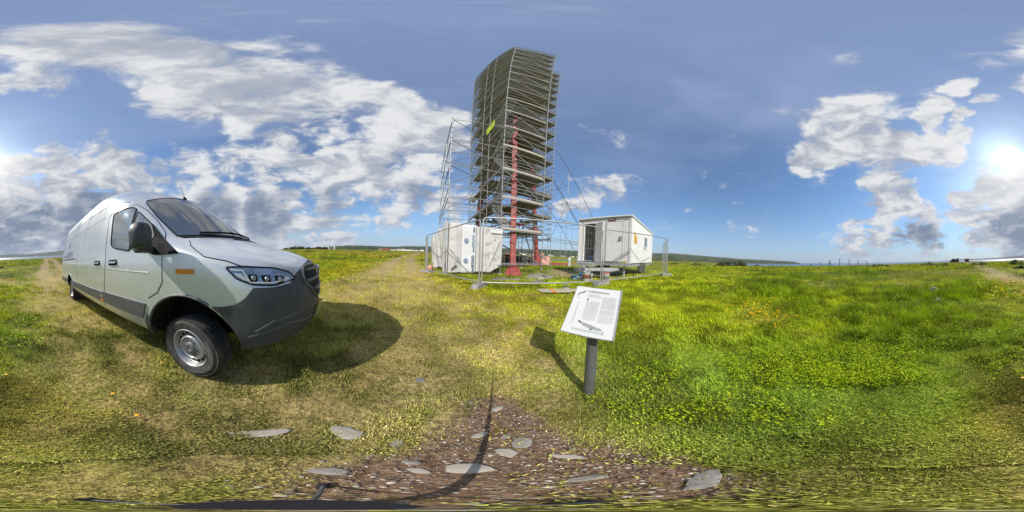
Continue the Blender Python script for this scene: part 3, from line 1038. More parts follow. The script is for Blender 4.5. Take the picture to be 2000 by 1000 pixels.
HINT_R = lambda p: Vector((.3, -1, .2))
HINT_L = lambda p: Vector((.3, 1, .2))
HINT_F = lambda p: Vector((1, 0, .4))
HINT_W = lambda p: Vector((p.x + 1.2, p.y * 1.6, .2))
SIDE_R, SIDE_L = with_normal(map_side(-1), HINT_R), with_normal(map_side(1), HINT_L)
FRONT, WRAP = with_normal(map_front, HINT_F), with_normal(van_wrap, HINT_W)


def in_poly(x, y, P):
    c = False
    for i in range(len(P)):
        (ax, ay), (bx, by) = P[i], P[i - 1]
        if (ay > y) != (by > y) and x < (bx - ax) * (y - ay) / (by - ay) + ax: c = not c
    return c


def rounded(poly, r, k=4):
    out, n = [], len(poly)
    for i in range(n):
        p, a, b_ = Vector(poly[i]), Vector(poly[i - 1]), Vector(poly[(i + 1) % n])
        da, db = (a - p), (b_ - p)
        ra = min(r, da.length * .45, db.length * .45)
        p0, p1 = p + da.normalized() * ra, p + db.normalized() * ra
        for j in range(k + 1):
            t_ = j / k
            q = p0 * (1 - t_) ** 2 + p * 2 * t_ * (1 - t_) + p1 * t_ ** 2
            out.append((q.x, q.y))
    return out


def overlay(name, poly, fm, mat, parent, off=.004, res=.06, skirt=.012, smooth=40):
    """a panel cut to the outline `poly` and pressed onto the body surface"""
    pts = []
    n = len(poly)
    for i in range(n):
        a, b_ = Vector(poly[i]), Vector(poly[(i + 1) % n])
        k = max(1, int((b_ - a).length / res))
        pts += [tuple(a.lerp(b_, j / k)) for j in range(k)]
    nb = len(pts)
    edges = [(i, (i + 1) % nb) for i in range(nb)]
    xs, ys = [p[0] for p in pts], [p[1] for p in pts]
    gx_ = np.arange(min(xs) + res / 2, max(xs), res); gy_ = np.arange(min(ys) + res / 2, max(ys), res)
    P2 = np.array(pts)
    for x in gx_:
        for y in gy_:
            if in_poly(x, y, pts) and np.min(np.hypot(P2[:, 0] - x, P2[:, 1] - y)) > res * .45:
                pts.append((x, y))
    vs, es, fs, *_ = delaunay_2d_cdt([Vector(p) for p in pts], edges, [], 1, 1e-6)
    top, low = [], []
    for q in vs:
        p, nn = fm(q.x, q.y)
        top.append(p + nn * off); low.append(p - nn * skirt)
    cnt = {}
    for f in fs:
        for i in range(len(f)):
            e = (f[i], f[(i + 1) % len(f)])
            cnt[tuple(sorted(e))] = cnt.get(tuple(sorted(e)), 0) + 1
    nv = len(top)
    F = [tuple(f) for f in fs]
    F += [(e[0], e[1], e[1] + nv, e[0] + nv) for e, k in cnt.items() if k == 1]
    mb = MB(); mb.add(top + low, F)
    return mb.build(name, mat, parent, smooth=smooth)


def seam(name, pts, fm, parent, r=.004, mat='black', off=.0):
    P = []
    for i in range(len(pts) - 1):
        a, b_ = Vector(pts[i]), Vector(pts[i + 1])
        k = max(1, int((b_ - a).length / .06))
        P += [a.lerp(b_, j / k) for j in range(k)]
    P.append(Vector(pts[-1]))
    Q = []
    for q in P:
        p, nn = fm(q.x, q.y); Q.append(p + nn * off)
    return MB().path(Q, r, 5).build(name, mat, parent, smooth=60)


van = thing('delivery_van', 'silver high-roof delivery van with dark plastic bumper parked on the dirt track', 'van', (-2.111, -.296, CAM_H - 1.3495))
van.rotation_euler = Euler((-.03, -.050, VAN_YAW), 'XYZ')

# body shell: horizontal slices, lofted
zs = list(np.linspace(.44, 1.10, 16)) + list(np.linspace(1.10, 1.50, 34))[1:] + list(np.linspace(1.50, 2.40, 30))[1:] + list(np.linspace(2.40, 2.72, 18))[1:]
NF, NSD = 26, 52
rings = []
for z in zs:
    xf, w, a, n = vt(z)
    half = [van_wrap(i / NF, z) for i in range(NF + 1)]
    x0, x1 = xf - a, v_rear(z) + .10
    half += [Vector((x0 + (x1 - x0) * i / NSD, w, z)) for i in range(1, NSD + 1)]
    for i in range(1, 7):
        p = i / 6 * math.pi / 2
        half.append(Vector((x1 - .10 * math.sin(p), w - .10 * (1 - math.cos(p)), z)))
    half += [Vector((v_rear(z), (w - .10) * (1 - i / 5), z)) for i in range(1, 6)]
    ring = half + [Vector((q.x, -q.y, q.z)) for q in half[-2:0:-1]]
    rings.append(ring)
nR = len(rings[0])
mb = MB()
mb.v = [tuple(q) for r_ in rings for q in r_]
mb.f = [(i * nR + k, i * nR + (k + 1) % nR, (i + 1) * nR + (k + 1) % nR, (i + 1) * nR + k) for i in range(len(rings) - 1) for k in range(nR)]
mb.f += [tuple(range(nR))[::-1], tuple((len(rings) - 1) * nR + k for k in range(nR))]
me = mb.mesh('body')
me.materials.append(M['silver']); me.materials.append(M['black'])
tmp = link('body_blank', me)
cut = MB()
for (cx, cz, rad_) in ((-.015, .455, .485), (-4.325, .46, .45)):
    for sy in (-1, 1):
        prof = [(rad_, sy * .52), (rad_, sy * 1.2)]
        cut.lathe(prof, (cx, 0, cz), 'Y', 40)
cme = cut.mesh('arch_cutter')
cme.materials.append(M['black'])
cobj = link('arch_cutter', cme)
bo = tmp.modifiers.new('arches', 'BOOLEAN')
bo.operation, bo.solver, bo.object = 'DIFFERENCE', 'EXACT', cobj
try: bo.material_mode = 'TRANSFER'
except Exception: pass
bpy.context.view_layer.update()
bme = bpy.data.meshes.new_from_object(tmp.evaluated_get(bpy.context.evaluated_depsgraph_get()))
bpy.data.objects.remove(tmp); bpy.data.objects.remove(cobj)
bme.name = 'body'
body = finish('body', bme, None, van, smooth=34)

# front skirt and bumper in dark plastic
bp = []
for x, z in ((.455, .455), (.452, .56), (.435, .63), (.405, .70), (.365, .765), (.315, .83), (.245, .885), (.33, .892), (.42, .912), (.49, .958), (.55, 1.030), (.685, 1.022), (.80, 1.035), (.845, 1.10)):
    bp.append((wrap_s(x, z), z))
bp += [(-.36, 1.155), (-.2, 1.175), (.2, 1.175), (.36, 1.155)]
bp += [(-s, z) for s, z in bp[13::-1]]
bumper = overlay('bumper', bp, WRAP, 'plastic', van, off=.010, res=.05, skirt=.03)
tag(bumper, 'dark grey plastic front bumper')
for sg in (-1, 1):
    q = rounded([(sg * .86, .50), (sg * .90, .66), (sg * .62, .74), (sg * .40, .66), (sg * .40, .55)], .06)
    overlay('bumper_pocket', q, WRAP, 'plastic', bumper, off=.002, res=.05, skirt=.0)
    seam('bumper_crease', [(sg * .80, .70), (sg * .70, .775), (sg * .58, .80), (sg * .46, .80)], WRAP, bumper, .012, 'strip', .004)
    seam('bumper_ledge', [(sg * .84, .655), (sg * .62, .74), (sg * .42, .70)], WRAP, bumper, .010, 'strip', .006)
overlay('lower_intake', rounded([(-.60, .64), (.60, .64), (.66, .76), (-.66, .76)], .03), FRONT, 'black', bumper, off=.014, res=.08)
seam('bumper_lip', [(-.80, .58), (-.55, .62), (-.3, .63), (.3, .63), (.55, .62), (.80, .58)], WRAP, bumper, .010, 'plastic', .008)
grille = overlay('grille', rounded([(-.67, 1.135), (.67, 1.135), (.735, 1.03), (.58, .85), (-.58, .85), (-.735, 1.03)], .05), FRONT, 'black', van, off=.016, res=.06)
for z, hw in ((1.09, .66), (1.005, .70), (.92, .62)):
    seam('grille_slat', [(-hw, z + .012), (-hw * .5, z), (0, z), (hw * .5, z), (hw, z + .012)], FRONT, grille, .015, 'strip', .02)
GR_ = rounded([(-.67, 1.135), (.67, 1.135), (.735, 1.03), (.58, .85), (-.58, .85), (-.735, 1.03)], .05)
seam('grille_surround', GR_ + [GR_[0]], FRONT, grille, .014, 'strip', .014)
p, nn = FRONT(0, 1.0)
em = MB()
em.lathe([(.098, 0), (.105, .012), (.098, .022), (.088, .012)], (0, 0, 0), 'X', 32, closed=True)
for k in range(3):
    a_ = rad(90 + 120 * k)
    em.add([(.012, .016 * math.cos(a_ + 1.57), .016 * math.sin(a_ + 1.57)), (.012, -.016 * math.cos(a_ + 1.57), -.016 * math.sin(a_ + 1.57)), (.012, .092 * math.cos(a_), .092 * math.sin(a_)), (.026, 0, 0)],
           [(0, 2, 3), (1, 3, 2), (0, 1, 2), (0, 3, 1)])
e_ = em.build('emblem', 'chrome', grille, smooth=40)
e_.location = p + nn * .035
pl = MB().box((0, 0, 0), (.012, .52, .115)).build('number_plate', 'plate', bumper, bevel=.004)
p, nn = FRONT(0, .605)
pl.location = p + Vector((.035, 0, 0))
# bonnet details
for sd, mp in ((-1, SIDE_R), (1, SIDE_L)):
    seam('bonnet_gap', [(-.03, 1.415), (.03, 1.36), (.09, 1.322), (.188, 1.262), (.365, 1.222), (.48, 1.178)], mp, body, .0045)
overlay('bonnet_vent', rounded([(-.52, 1.418), (.52, 1.418), (.42, 1.436), (0, 1.442), (-.42, 1.436)], .02), FRONT, 'black', body, off=.003, res=.05, skirt=.004)
for k in range(5):
    seam('vent_rib', [(-.46 + .02 * k, 1.4215 + .0036 * k), (.46 - .02 * k, 1.4215 + .0036 * k)], FRONT, body, .003, 'plastic', .005)
p, nn = FRONT(0, 1.27)
bd = MB().lathe([(.05, 0), (.05, .004), (.044, .006)], (0, 0, 0), 'Z', 24).build('bonnet_badge', 'chrome', body, smooth=40)
bd.location = p + nn * .002; bd.rotation_euler = nn.to_track_quat('Z', 'Y').to_euler()

# windscreen
ws = [(-.845, 1.475), (-.5, 1.462), (0, 1.458), (.5, 1.462), (.845, 1.475), (.80, 1.75), (.735, 2.0), (.70, 2.055), (.5, 2.09), (0, 2.115), (-.5, 2.09), (-.70, 2.055), (-.735, 2.0), (-.80, 1.75)]
wsc = overlay('windscreen', ws, FRONT, 'shield', van, off=.004, res=.06, skirt=.01)
seam('windscreen_seal', ws + [ws[0]], FRONT, wsc, .008, 'black', .002)
overlay('cowl', [(-.84, 1.447), (0, 1.440), (.84, 1.447), (.845, 1.478), (0, 1.462), (-.845, 1.478)], FRONT, 'black', body, off=.004, res=.05, skirt=.006)
for y0, y1 in ((-.70, -.02), (-.02, .62)):
    seam('wiper', [(y0, 1.485), ((y0 + y1) / 2, 1.495), (y1, 1.50)], FRONT, wsc, .011, 'black', .022)
    seam('wiper_arm', [((y0 + y1) / 2, 1.497), (y1 - .02, 1.465)], FRONT, wsc, .009, 'black', .03)
# headlamps
HL = rounded([(.362, 1.178), (.49, 1.176), (.684, 1.152), (.79, 1.112), (.832, 1.060), (.684, 1.035), (.551, 1.052), (.442, 1.098)], .018)
for sd, mp in ((-1, SIDE_R), (1, SIDE_L)):
    h = overlay('headlight', HL, mp, 'lens', van, off=.008, res=.04, skirt=.02)
    seam('headlight_rim', HL + [HL[0]], mp, h, .007, 'black', .006)
    for k in range(3):
        x = .54 + .085 * k
        z = 1.098 - .012 * k
        q = rounded([(x - .028, z + .026), (x + .03, z + .022), (x + .042, z - .026), (x - .01, z - .028)], .012)
        hb = overlay('lamp_bowl', q, mp, 'black', h, off=.011, res=.03, skirt=.0)
        p, nn = mp(x + .012, z)
        lamp = MB().lathe([(.017, 0), (.015, .003), (.006, .005)], (0, 0, 0), 'Z', 16).build('lamp_lens', 'lens', h, smooth=50)
        lamp.location = p + nn * .011; lamp.rotation_euler = nn.to_track_quat('Z', 'Y').to_euler()
    for k in range(5):
        seam('lamp_bar', [(.43 + .013 * k, 1.130 - .010 * k), (.475 + .013 * k, 1.121 - .010 * k)], mp, h, .0045, 'white2', .010)
    seam('lamp_bar', [(.40, 1.158), (.48, 1.150), (.53, 1.068), (.68, 1.052), (.78, 1.068)], mp, h, .006, 'white2', .011)

# cab doors, windows, side trim
WIN = rounded([(-1.372, 1.995), (-1.325, 1.50), (-1.19, 1.445), (-.83, 1.385), (-.80, 1.40), (-.835, 1.935), (-.93, 1.985), (-1.10, 2.005)], .05)
QTR = rounded([(-.79, 1.885), (-.775, 1.40), (-.50, 1.345), (-.40, 1.50), (-.50, 1.645)], .03)
TRI = rounded([(-.495, 1.655), (-.283, 1.455), (-.045, 1.302), (-.335, 1.302), (-.46, 1.335), (-.385, 1.50)], .02)
DOOR = [(-1.655, .47), (-1.60, .70), (-1.545, .99), (-1.505, 1.31), (-1.515, 1.65), (-1.535, 1.99), (-1.44, 2.035), (-1.13, 2.048), (-.88, 2.015), (-.655, 1.862), (-.45, 1.678), (-.31, 1.53), (-.245, 1.40), (-.252, 1.239), (-.255, 1.05), (-.325, .947), (-.47, .868)]
for sd, mp in ((-1, SIDE_R), (1, SIDE_L)):
    seam('door_gap', DOOR, mp, body, .0045)
    wg = overlay('door_window', WIN, mp, 'glass', van, off=.004, res=.07, skirt=.01)
    seam('window_seal', WIN + [WIN[0]], mp, wg, .011, 'black', .003)
    qg = overlay('quarter_window', QTR, mp, 'glass', van, off=.004, res=.06, skirt=.01)
    seam('window_seal', QTR + [QTR[0]], mp, qg, .009, 'black', .003)
    overlay('mirror_base', TRI, mp, 'black', van, off=.014, res=.05, skirt=.02)
    for (x0, x1, z0, z1) in ((-3.85, -1.655, .585, .765), (-1.625, -.515, .60, .80)):
        st = overlay('side_trim', rounded([(x0, z0), (x1 - (.07 if x1 > -1 else .01), z0 + .012), (x1, z1), (x0, z1 - .02)], .012), mp, 'strip', van, off=.016, res=.10, skirt=.01)
    st = overlay('side_trim', rounded([(-5.86, .60), (-4.83, .60), (-4.86, .755), (-5.86, .755)], .012), mp, 'strip', van, off=.016, res=.10, skirt=.01)
    # arch lip
    for (cx, cz, r_, a0, a1, nm) in ((-.015, .455, .497, 62, 182, 'arch_trim'), (-4.325, .46, .462, 8, 172, 'arch_trim')):
        seam(nm, [(cx + r_ * math.cos(rad(a_)), cz + r_ * math.sin(rad(a_))) for a_ in np.linspace(a0, a1, 26)], mp, body, .013, 'strip' if cx > -1 else 'silver', .002)
    mf = overlay('mud_flap', [(-.50, .42 + .03), (-.545, .46), (-.56, .62), (-.515, .72), (-.49, .62)], mp, 'plastic', van, off=.006, res=.06, skirt=.05)
    mf.location.z = -.03
    for x in (-1.255, -1.87):
        hd = overlay('door_handle', rounded([(x - .14, 1.288), (x + .14, 1.288), (x + .14, 1.208), (x - .14, 1.208)], .036), mp, 'black', van, off=.004, res=.05, skirt=.005)
        overlay('handle_grip', rounded([(x - .13, 1.262), (x + .13, 1.262), (x + .12, 1.236), (x - .12, 1.236)], .010), mp, 'chrome', hd, off=.028, res=.05, skirt=.004)
    ind = overlay('side_indicator', rounded([(-.075, 1.172), (.098, 1.172), (.098, 1.133), (-.075, 1.133)], .01), mp, 'amber', van, off=.016, res=.05, skirt=.01)
    overlay('marker_lamp', rounded([(-1.70, .60), (-1.625, .60), (-1.625, .655), (-1.70, .655)], .008), mp, 'amber', van, off=.021, res=.05)
    overlay('marker_bracket', rounded([(-1.71, .68), (-1.62, .68), (-1.625, .73), (-1.70, .73)], .008), mp, 'chrome', van, off=.021, res=.05)
    # roof gutter, pressed side panel and belt line
    seam('roof_gutter', [(-5.70, 2.30), (-4, 2.30), (-2.6, 2.29), (-1.7, 2.24), (-1.05, 2.115)], mp, body, .006, 'black', -.001)
    seam('panel_groove', [(-1.72, 2.04), (-2.45, 2.045), (-3.7, 2.09), (-5.2, 2.12), (-5.55, 2.05), (-5.62, 1.90), (-5.66, 1.40), (-3.58, 1.395)], mp, body, .008, 'strip', -.002)
    seam('sliding_rail', [(-5.66, 1.385), (-3.6, 1.385)], mp, body, .013, 'black', .0)
    seam('belt_line', [(-5.6, 1.36), (-3.5, 1.36), (-1.9, 1.35)], mp, body, .007, 'silver', .0)
    seam('crease', [(-5.7, 1.165), (-3, 1.165), (-1.6, 1.16), (-.45, 1.13)], mp, body, .010, 'silver', -.004)
    seam('panel_gap', [(-3.30, 2.03), (-3.32, 1.5), (-3.36, 1.0), (-3.40, .47)], mp, body, .0032, 'strip')
    # door mirror
    mr_ = thing('door_mirror', None, None); mr_.parent = van
    del_ = mr_
    hous = MB()
    prof = rounded([(-.085, -.115), (.085, -.115), (.095, .06), (.055, .125), (-.055, .13), (-.095, .06)], .05, 5)
    for k in range(4): pass
    n_ = len(prof)
    lay = [(.0, .90), (.03, 1.0), (.09, .98), (.135, .86), (.16, .55)]
    vs_, fs_ = [], []
    for hx, sc_ in lay:
        vs_ += [(hx, q[0] * sc_, q[1] * sc_) for q in prof]
    for i in range(len(lay) - 1):
        fs_ += [(i * n_ + k, i * n_ + (k + 1) % n_, (i + 1) * n_ + (k + 1) % n_, (i + 1) * n_ + k) for k in range(n_)]
    fs_ += [tuple(range(n_)), tuple((len(lay) - 1) * n_ + k for k in range(n_))]
    hous.add(vs_, fs_)
    COL.objects.unlink(mr_); bpy.data.objects.remove(mr_)
    mm = hous.build('door_mirror', 'plastic', van, smooth=50)
    mm.location = (-.40, sd * 1.175, 1.475)
    mm.rotation_euler = (0, 0, sd * rad(-8))
    gl = MB().prism([(q[0] * .84, q[1] * .86) for q in prof], .004).build('mirror_glass', 'chrome', mm)
    gl.rotation_euler = (rad(90), 0, rad(90)); gl.location = (-.004, 0, 0)
    ar = MB().box((.02, -sd * .115, -.115), (.12, .23, .062)).build('mirror_arm', 'plastic', mm, bevel=.02)
    # lettering on the load bay side
    if sd == -1:
        tx = thing('lettering', None, None); COL.objects.unlink(tx); bpy.data.objects.remove(tx)
        for txt, x0, mt in (('con', -5.50, 'decal_light'), ('SOLVO', -4.90, 'decal')):
            tm = text_mesh(txt, .27, .0008, .004, spacing=1.02)
            co = np.zeros(len(tm.vertices) * 3); tm.vertices.foreach_get('co', co); co = co.reshape(-1, 3)
            new = []
            for cx, cz, ce in co:
                p, nn = mp(x0 + cx * 1.12, 1.44 + cz)
                new.append(p + nn * (.003 + ce))
            tm.vertices.foreach_set('co', np.array(new).ravel()); tm.update()
            finish('lettering', tm, mt, van)
        lg = MB()
        for (a0, a1, r0, r1) in ((20, 200, .12, .155), (150, 330, .06, .10), (-20, 60, .03, .15)):
            seg_ = [rad(a_) for a_ in np.linspace(a0, a1, 14)]
            pts_ = []
            for a_ in seg_:
                for r_ in (r0, r1):
                    p, nn = mp(-4.62 + r_ * math.cos(a_), 1.83 + r_ * math.sin(a_))
                    pts_.append(p + nn * .004)
            lg.add(pts_, [(2 * i, 2 * i + 1, 2 * i + 3, 2 * i + 2) for i in range(13)])
        lg.build('logo', 'decal_light', van)
# aerial
ae = MB().lathe([(.036, 0), (.03, .02), (.012, .045), (.006, .06)], (0, 0, 0), 'Z', 12).build('aerial', 'black', van, smooth=50)
p, nn = FRONT(.02, 2.235)
ae.location = p; ae.rotation_euler = (0, rad(-12), 0)
MB().tube((0, 0, .05), (-.01, 0, .36), .0035, 6, .0022).build('aerial_rod', 'black', ae)
# tail end
for y in (-.9, .9):
    MB().box((VREAR + .05, y, 1.25), (.12, .09, .5)).build('tail_light', 'bucket_red', van, bevel=.02)
MB().box((VREAR + .02, 0, .56), (.18, 1.86, .2)).build('rear_bumper', 'plastic', van, bevel=.03)
MB().box((VREAR + .004, 0, 1.45), (.03, .012, 1.7)).build('rear_door_gap', 'black', van)
MB().box((-2.6, 0, .40), (5.4, 1.0, .12)).build('underbody', 'black', van)


def wheel(loc, sgn, steer):
    R_, W_ = .340, .225
    o = bpy.data.objects.new('wheel', None); COL.objects.link(o); o.parent = van
    o.location = loc; o.rotation_euler = (0, 0, steer); o.scale = (.92, 1, .92)
    h = W_ / 2
    ty = MB()
    prof = [(.215, h * .72), (.232, h * .90), (.262, h * 1.02), (.295, h * 1.03), (.318, h * .93), (.332, h * .80), (R_ - .006, h * .70), (R_ - .004, 0),
            (R_ - .006, -h * .70), (.332, -h * .80), (.318, -h * .93), (.295, -h * 1.03), (.232, -h * .9), (.215, -h * .72)]
    ty.lathe(prof, (0, 0, 0), 'Y', 72, closed=True)
    for k in range(72):
        a_ = 2 * math.pi * k / 72
        for (y0, y1, da) in ((.60, .96, 0), (.18, .52, .5), (-.26, .10, .0), (-.70, -.34, .5), (-.96, -.76, 0)):
            aa_ = a_ + da * 2 * math.pi / 72
            R3 = Matrix.Rotation(-aa_, 3, 'Y')
            rr_ = R_ + .001 if abs((y0 + y1) / 2) < .75 else R_ - .008
            ty.box(R3 @ Vector((rr_, (y0 + y1) / 2 * h, 0)), (.010, (y1 - y0) * h, .021), R3)
    ty.build('tyre', 'tyre', o, smooth=35)
    s = sgn
    rm = MB().lathe([(.214, s * h * .62), (.222, s * h * .86), (.214, s * h * .90), (.204, s * h * .80), (.198, s * h * .46), (.190, s * h * .38), (.146, s * h * .40),
                     (.139, s * h * .64), (.130, s * h * .70), (.120, s * h * .70), (.112, s * h * .60), (.0, s * h * .58)], (0, 0, 0), 'Y', 48, cap0=False)
    rim = rm.build('rim', 'rim', o, smooth=40)
    vm = MB().lathe([(1, -.004), (1, .004)], (0, 0, 0), 'Y', 12).mesh('vent_hole'); vm.materials.append(M['black'])
    for k in range(16):
        a_ = 2 * math.pi * k / 16
        v_ = link('vent_hole', vm, rim)
        v_.location = (.168 * math.cos(a_), s * (h * .39 + .002), .168 * math.sin(a_))
        v_.rotation_euler = (0, -a_, -s * .42 * 0)
        v_.scale = (.0165, 1.0, .0215)
    hc = MB().lathe([(.112, s * h * .585), (.108, s * h * .64), (.07, s * h * .66), (.062, s * h * .74), (.048, s * h * .80), (.030, s * h * .80), (.026, s * h * .76), (0, s * h * .76)], (0, 0, 0), 'Y', 32)
    hub_ = hc.build('hub_cap', 'hub', rim, smooth=40)
    for k in range(6):
        a_ = 2 * math.pi * k / 6
        MB().tube((.085 * math.cos(a_), s * h * .6, .085 * math.sin(a_)), (.085 * math.cos(a_), s * h * .72, .085 * math.sin(a_)), .010, 6).build('wheel_bolt', 'steel_dark', rim)
    return o


wheel((-.02, -.85, .404), -1, rad(-9)); wheel((-.02, .85, .404), 1, rad(-9))
wheel((-4.325, -.84, .400), -1, 0); wheel((-4.325, .84, .400), 1, 0)


# ------------------------------------------------------------------ scaffold round the mast
E1, E2 = Vector((.877, .480, 0)), Vector((-.480, .877, 0))
P1 = Vector((-.66, 9.38, 0))
LEAN = Euler((0, rad(-.75), 0))


def sc(u, v, z):
    """scaffold grid (metres along the front, metres into the depth, height) -> coordinates local to the front corner"""
    return E1 * u + E2 * v + Vector((0, 0, z))


def gsc(u, v):
    p = P1 + E1 * u + E2 * v
    return gz(p.x, p.y)


LV = [2.69 + 2 * k for k in range(15)]
TOP = LV[-1] + 1.25


def standard_mesh(L):
    mb = MB().tube((0, 0, 0), (0, 0, L), .0265, 8)
    z = .35
    while z < L:
        mb.tube((0, 0, z), (0, 0, z + .012), .062, 8)
        z += .5
    mb.box((0, 0, -.03), (.16, .16, .06))
    me = mb.mesh('standard')
    me.materials.append(M['steel'])
    return me


tower = thing('scaffold_tower', 'tall galvanised scaffold tower with wooden decks wrapped around the red mast', 'scaffolding', P1)
tower.rotation_euler = LEAN
COLS = [(0, 0), (3.07, 0), (0, 2.57), (3.07, 2.57), (6.14, 2.57), (6.14, 5.4), (6.14, 8.3), (3.07, 8.3), (0, 8.3), (0, 4.16), (1.09, 4.16), (1.09, 7.2), (5.05, 3.66), (5.05, 7.2), (3.07, 3.66)]
smesh = standard_mesh(TOP - .1)
for (u, v) in COLS:
    o = link('standard', smesh, tower)
    o.location = sc(u, v, gsc(u, v) + .05)
    o.scale = (1, 1, (TOP - o.location.z) / (TOP - .1))
r_t = .0245
FACES = [((0, 0), (3.07, 0)), ((3.07, 0), (3.07, 2.57)), ((3.07, 2.57), (6.14, 2.57)), ((6.14, 2.57), (6.14, 5.4)), ((6.14, 5.4), (6.14, 8.3)), ((6.14, 8.3), (3.07, 8.3)),
         ((3.07, 8.3), (0, 8.3)), ((0, 8.3), (0, 4.16)), ((0, 4.16), (0, 2.57)), ((0, 2.57), (0, 0))]
SEEN = {0, 2, 3, 7, 8, 9}
far_tubes = MB()
nled = 0
for k, z in enumerate(LV):
    for fi, (a_, b_) in enumerate(FACES):
        for dz_ in (-.06, .5, 1.0):
            p0, p1 = sc(*a_, z + dz_), sc(*b_, z + dz_)
            if fi in SEEN and nled < 295 and (dz_ != .5 or k < 9):
                tube_obj('ledger', p0, p1, r_t, 'steel', tower); nled += 1
            else:
                far_tubes.tube(p0, p1, r_t, 5)
    for (a_, b_) in (((0, 4.16), (1.09, 4.16)), ((1.09, 4.16), (1.09, 7.2)), ((5.05, 3.66), (5.05, 7.2)), ((3.07, 3.66), (5.05, 3.66)), ((0, 2.57), (3.07, 2.57)), ((1.09, 4.16), (3.07, 3.66)), ((5.05, 3.66), (6.14, 3.66))):
        far_tubes.tube(sc(*a_, z - .06), sc(*b_, z - .06), r_t, 5)
    for fi in (0, 2, 3, 7, 8, 9):
        for dz_ in (.25, .75, 1.45):
            if (k + fi) % 3 or dz_ > 1: far_tubes.tube(sc(*FACES[fi][0], z + dz_), sc(*FACES[fi][1], z + dz_ + (.0 if fi % 2 else .03)), .020, 5)
    # transoms under the deck
    for u in (.77, 1.54, 2.3):
        far_tubes.tube(sc(u, 0, z - .09), sc(u, 2.57, z - .09), .018, 5)
    for v in (3.4, 5.0, 6.2):
        far_tubes.tube(sc(0, v, z - .09), sc(1.09, v, z - .09), .018, 5)
tag(far_tubes.build('inner_ledgers', 'steel', tower), kind='stuff')
# diagonal braces
Lb = [gsc(0, 0) + .35] + LV
for k in range(len(Lb) - 1):
    lo, hi = Lb[k], Lb[k + 1]
    tube_obj('brace', sc(0, 0, hi - .06), sc(3.07, 0, lo + .05), r_t, 'steel', tower)
    tube_obj('brace', sc(3.07, 2.57, hi - .06), sc(6.14, 2.57, lo + .05), r_t, 'steel', tower)
    tube_obj('brace', sc(6.14, 2.57, lo), sc(6.14, 5.4, hi), r_t, 'steel_dark', tower)
    a_, b_ = ((0, 8.3), (0, 4.16)) if k % 2 else ((0, 4.16), (0, 8.3))
    tube_obj('brace', sc(*a_, lo), sc(*b_, hi), r_t, 'steel', tower)
    tube_obj('brace', sc(0, 4.16, lo), sc(0, .1, hi - .1), r_t, 'steel', tower)
# decks: planks laid singly on the lower lifts, joined higher up
upper = MB()
npl = 0


def plank(u0, u1, v0, v1, z, k):
    global npl
    u0 += .006; u1 -= .006; v0 += .006; v1 -= .006
    c_ = sc((u0 + u1) / 2, (v0 + v1) / 2, z + random.uniform(-.006, .006))
    s_ = (u1 - u0, v1 - v0, .055)
    if npl < 290 and k < 6:
        o = box_obj('deck_plank', c_, s_, 'plank', tower, (0, 0, math.atan2(E1.y, E1.x)))
        npl += 1
    else:
        upper.box(c_, s_, Matrix.Rotation(math.atan2(E1.y, E1.x), 3, 'Z'))


def strip(u0, u1, v0, v1, z, k, along='u', wd=.32):
    if along == 'u':
        n_ = max(1, round((v1 - v0) / wd))
        for i in range(n_): plank(u0, u1, v0 + (v1 - v0) * i / n_, v0 + (v1 - v0) * (i + 1) / n_, z, k)
    else:
        n_ = max(1, round((u1 - u0) / wd))
        for i in range(n_): plank(u0 + (u1 - u0) * i / n_, u0 + (u1 - u0) * (i + 1) / n_, v0, v1, z, k)


for k, z in enumerate(LV):
    first = k == 0
    strip(1.20, 3.04, .04, 2.54, z, k)
    strip(.04, 1.2, 1.9 if k < 6 else .04, 2.54, z, k, 'u')
    if first: 
        strip(.04, 1.09, 2.6, 4.1, z, k, 'v'); continue
    strip(3.07, 6.1, 2.6, 3.66, z, k)
    strip(.04, 1.09, 2.6, 6.7, z, k, 'v')
    if k % 2: strip(1.09, 3.04, 2.6, 4.1, z, k)
    strip(5.1, 6.1, 4.1, 7.2, z, k, 'v')
    strip(.9, 6.1, 7.3, 8.26, z, k)
    if k > 3: strip(1.15, 5.0, 4.1, 7.1, z, k, 'v')
tag(upper.build('upper_decks', 'plank', tower), kind='stuff')
# toe boards on the faces towards the clearing
for k, z in enumerate(LV):
    for (a_, b_, t_) in (((0, 0), (3.07, 0), 'toe'), ((3.07, 2.57), (6.14, 2.57), 'plank'), ((0, 0), (0, 4.16), 'plank'), ((0, 4.16), (0, 8.3), 'plank'), ((6.14, 2.57), (6.14, 5.4), 'plank')):
        if k == 0 and a_ == (3.07, 2.57): continue
        p0, p1 = sc(*a_, z + .10), sc(*b_, z + .10)
        d_ = p1 - p0
        n_ = Vector((d_.y, -d_.x, 0)).normalized()
        if n_.dot(Vector((0, -1, 0))) < 0 and a_ != (0, 0): n_ = -n_
        box_obj('toe_board', (p0 + p1) / 2 - n_ * .03 - Vector((0, 0, .02)), (d_.length - .08, .03, .14 if k < 4 else .09), 'plank' if (k > 5 and k % 3) else t_, tower, (0, 0, math.atan2(d_.y, d_.x)))
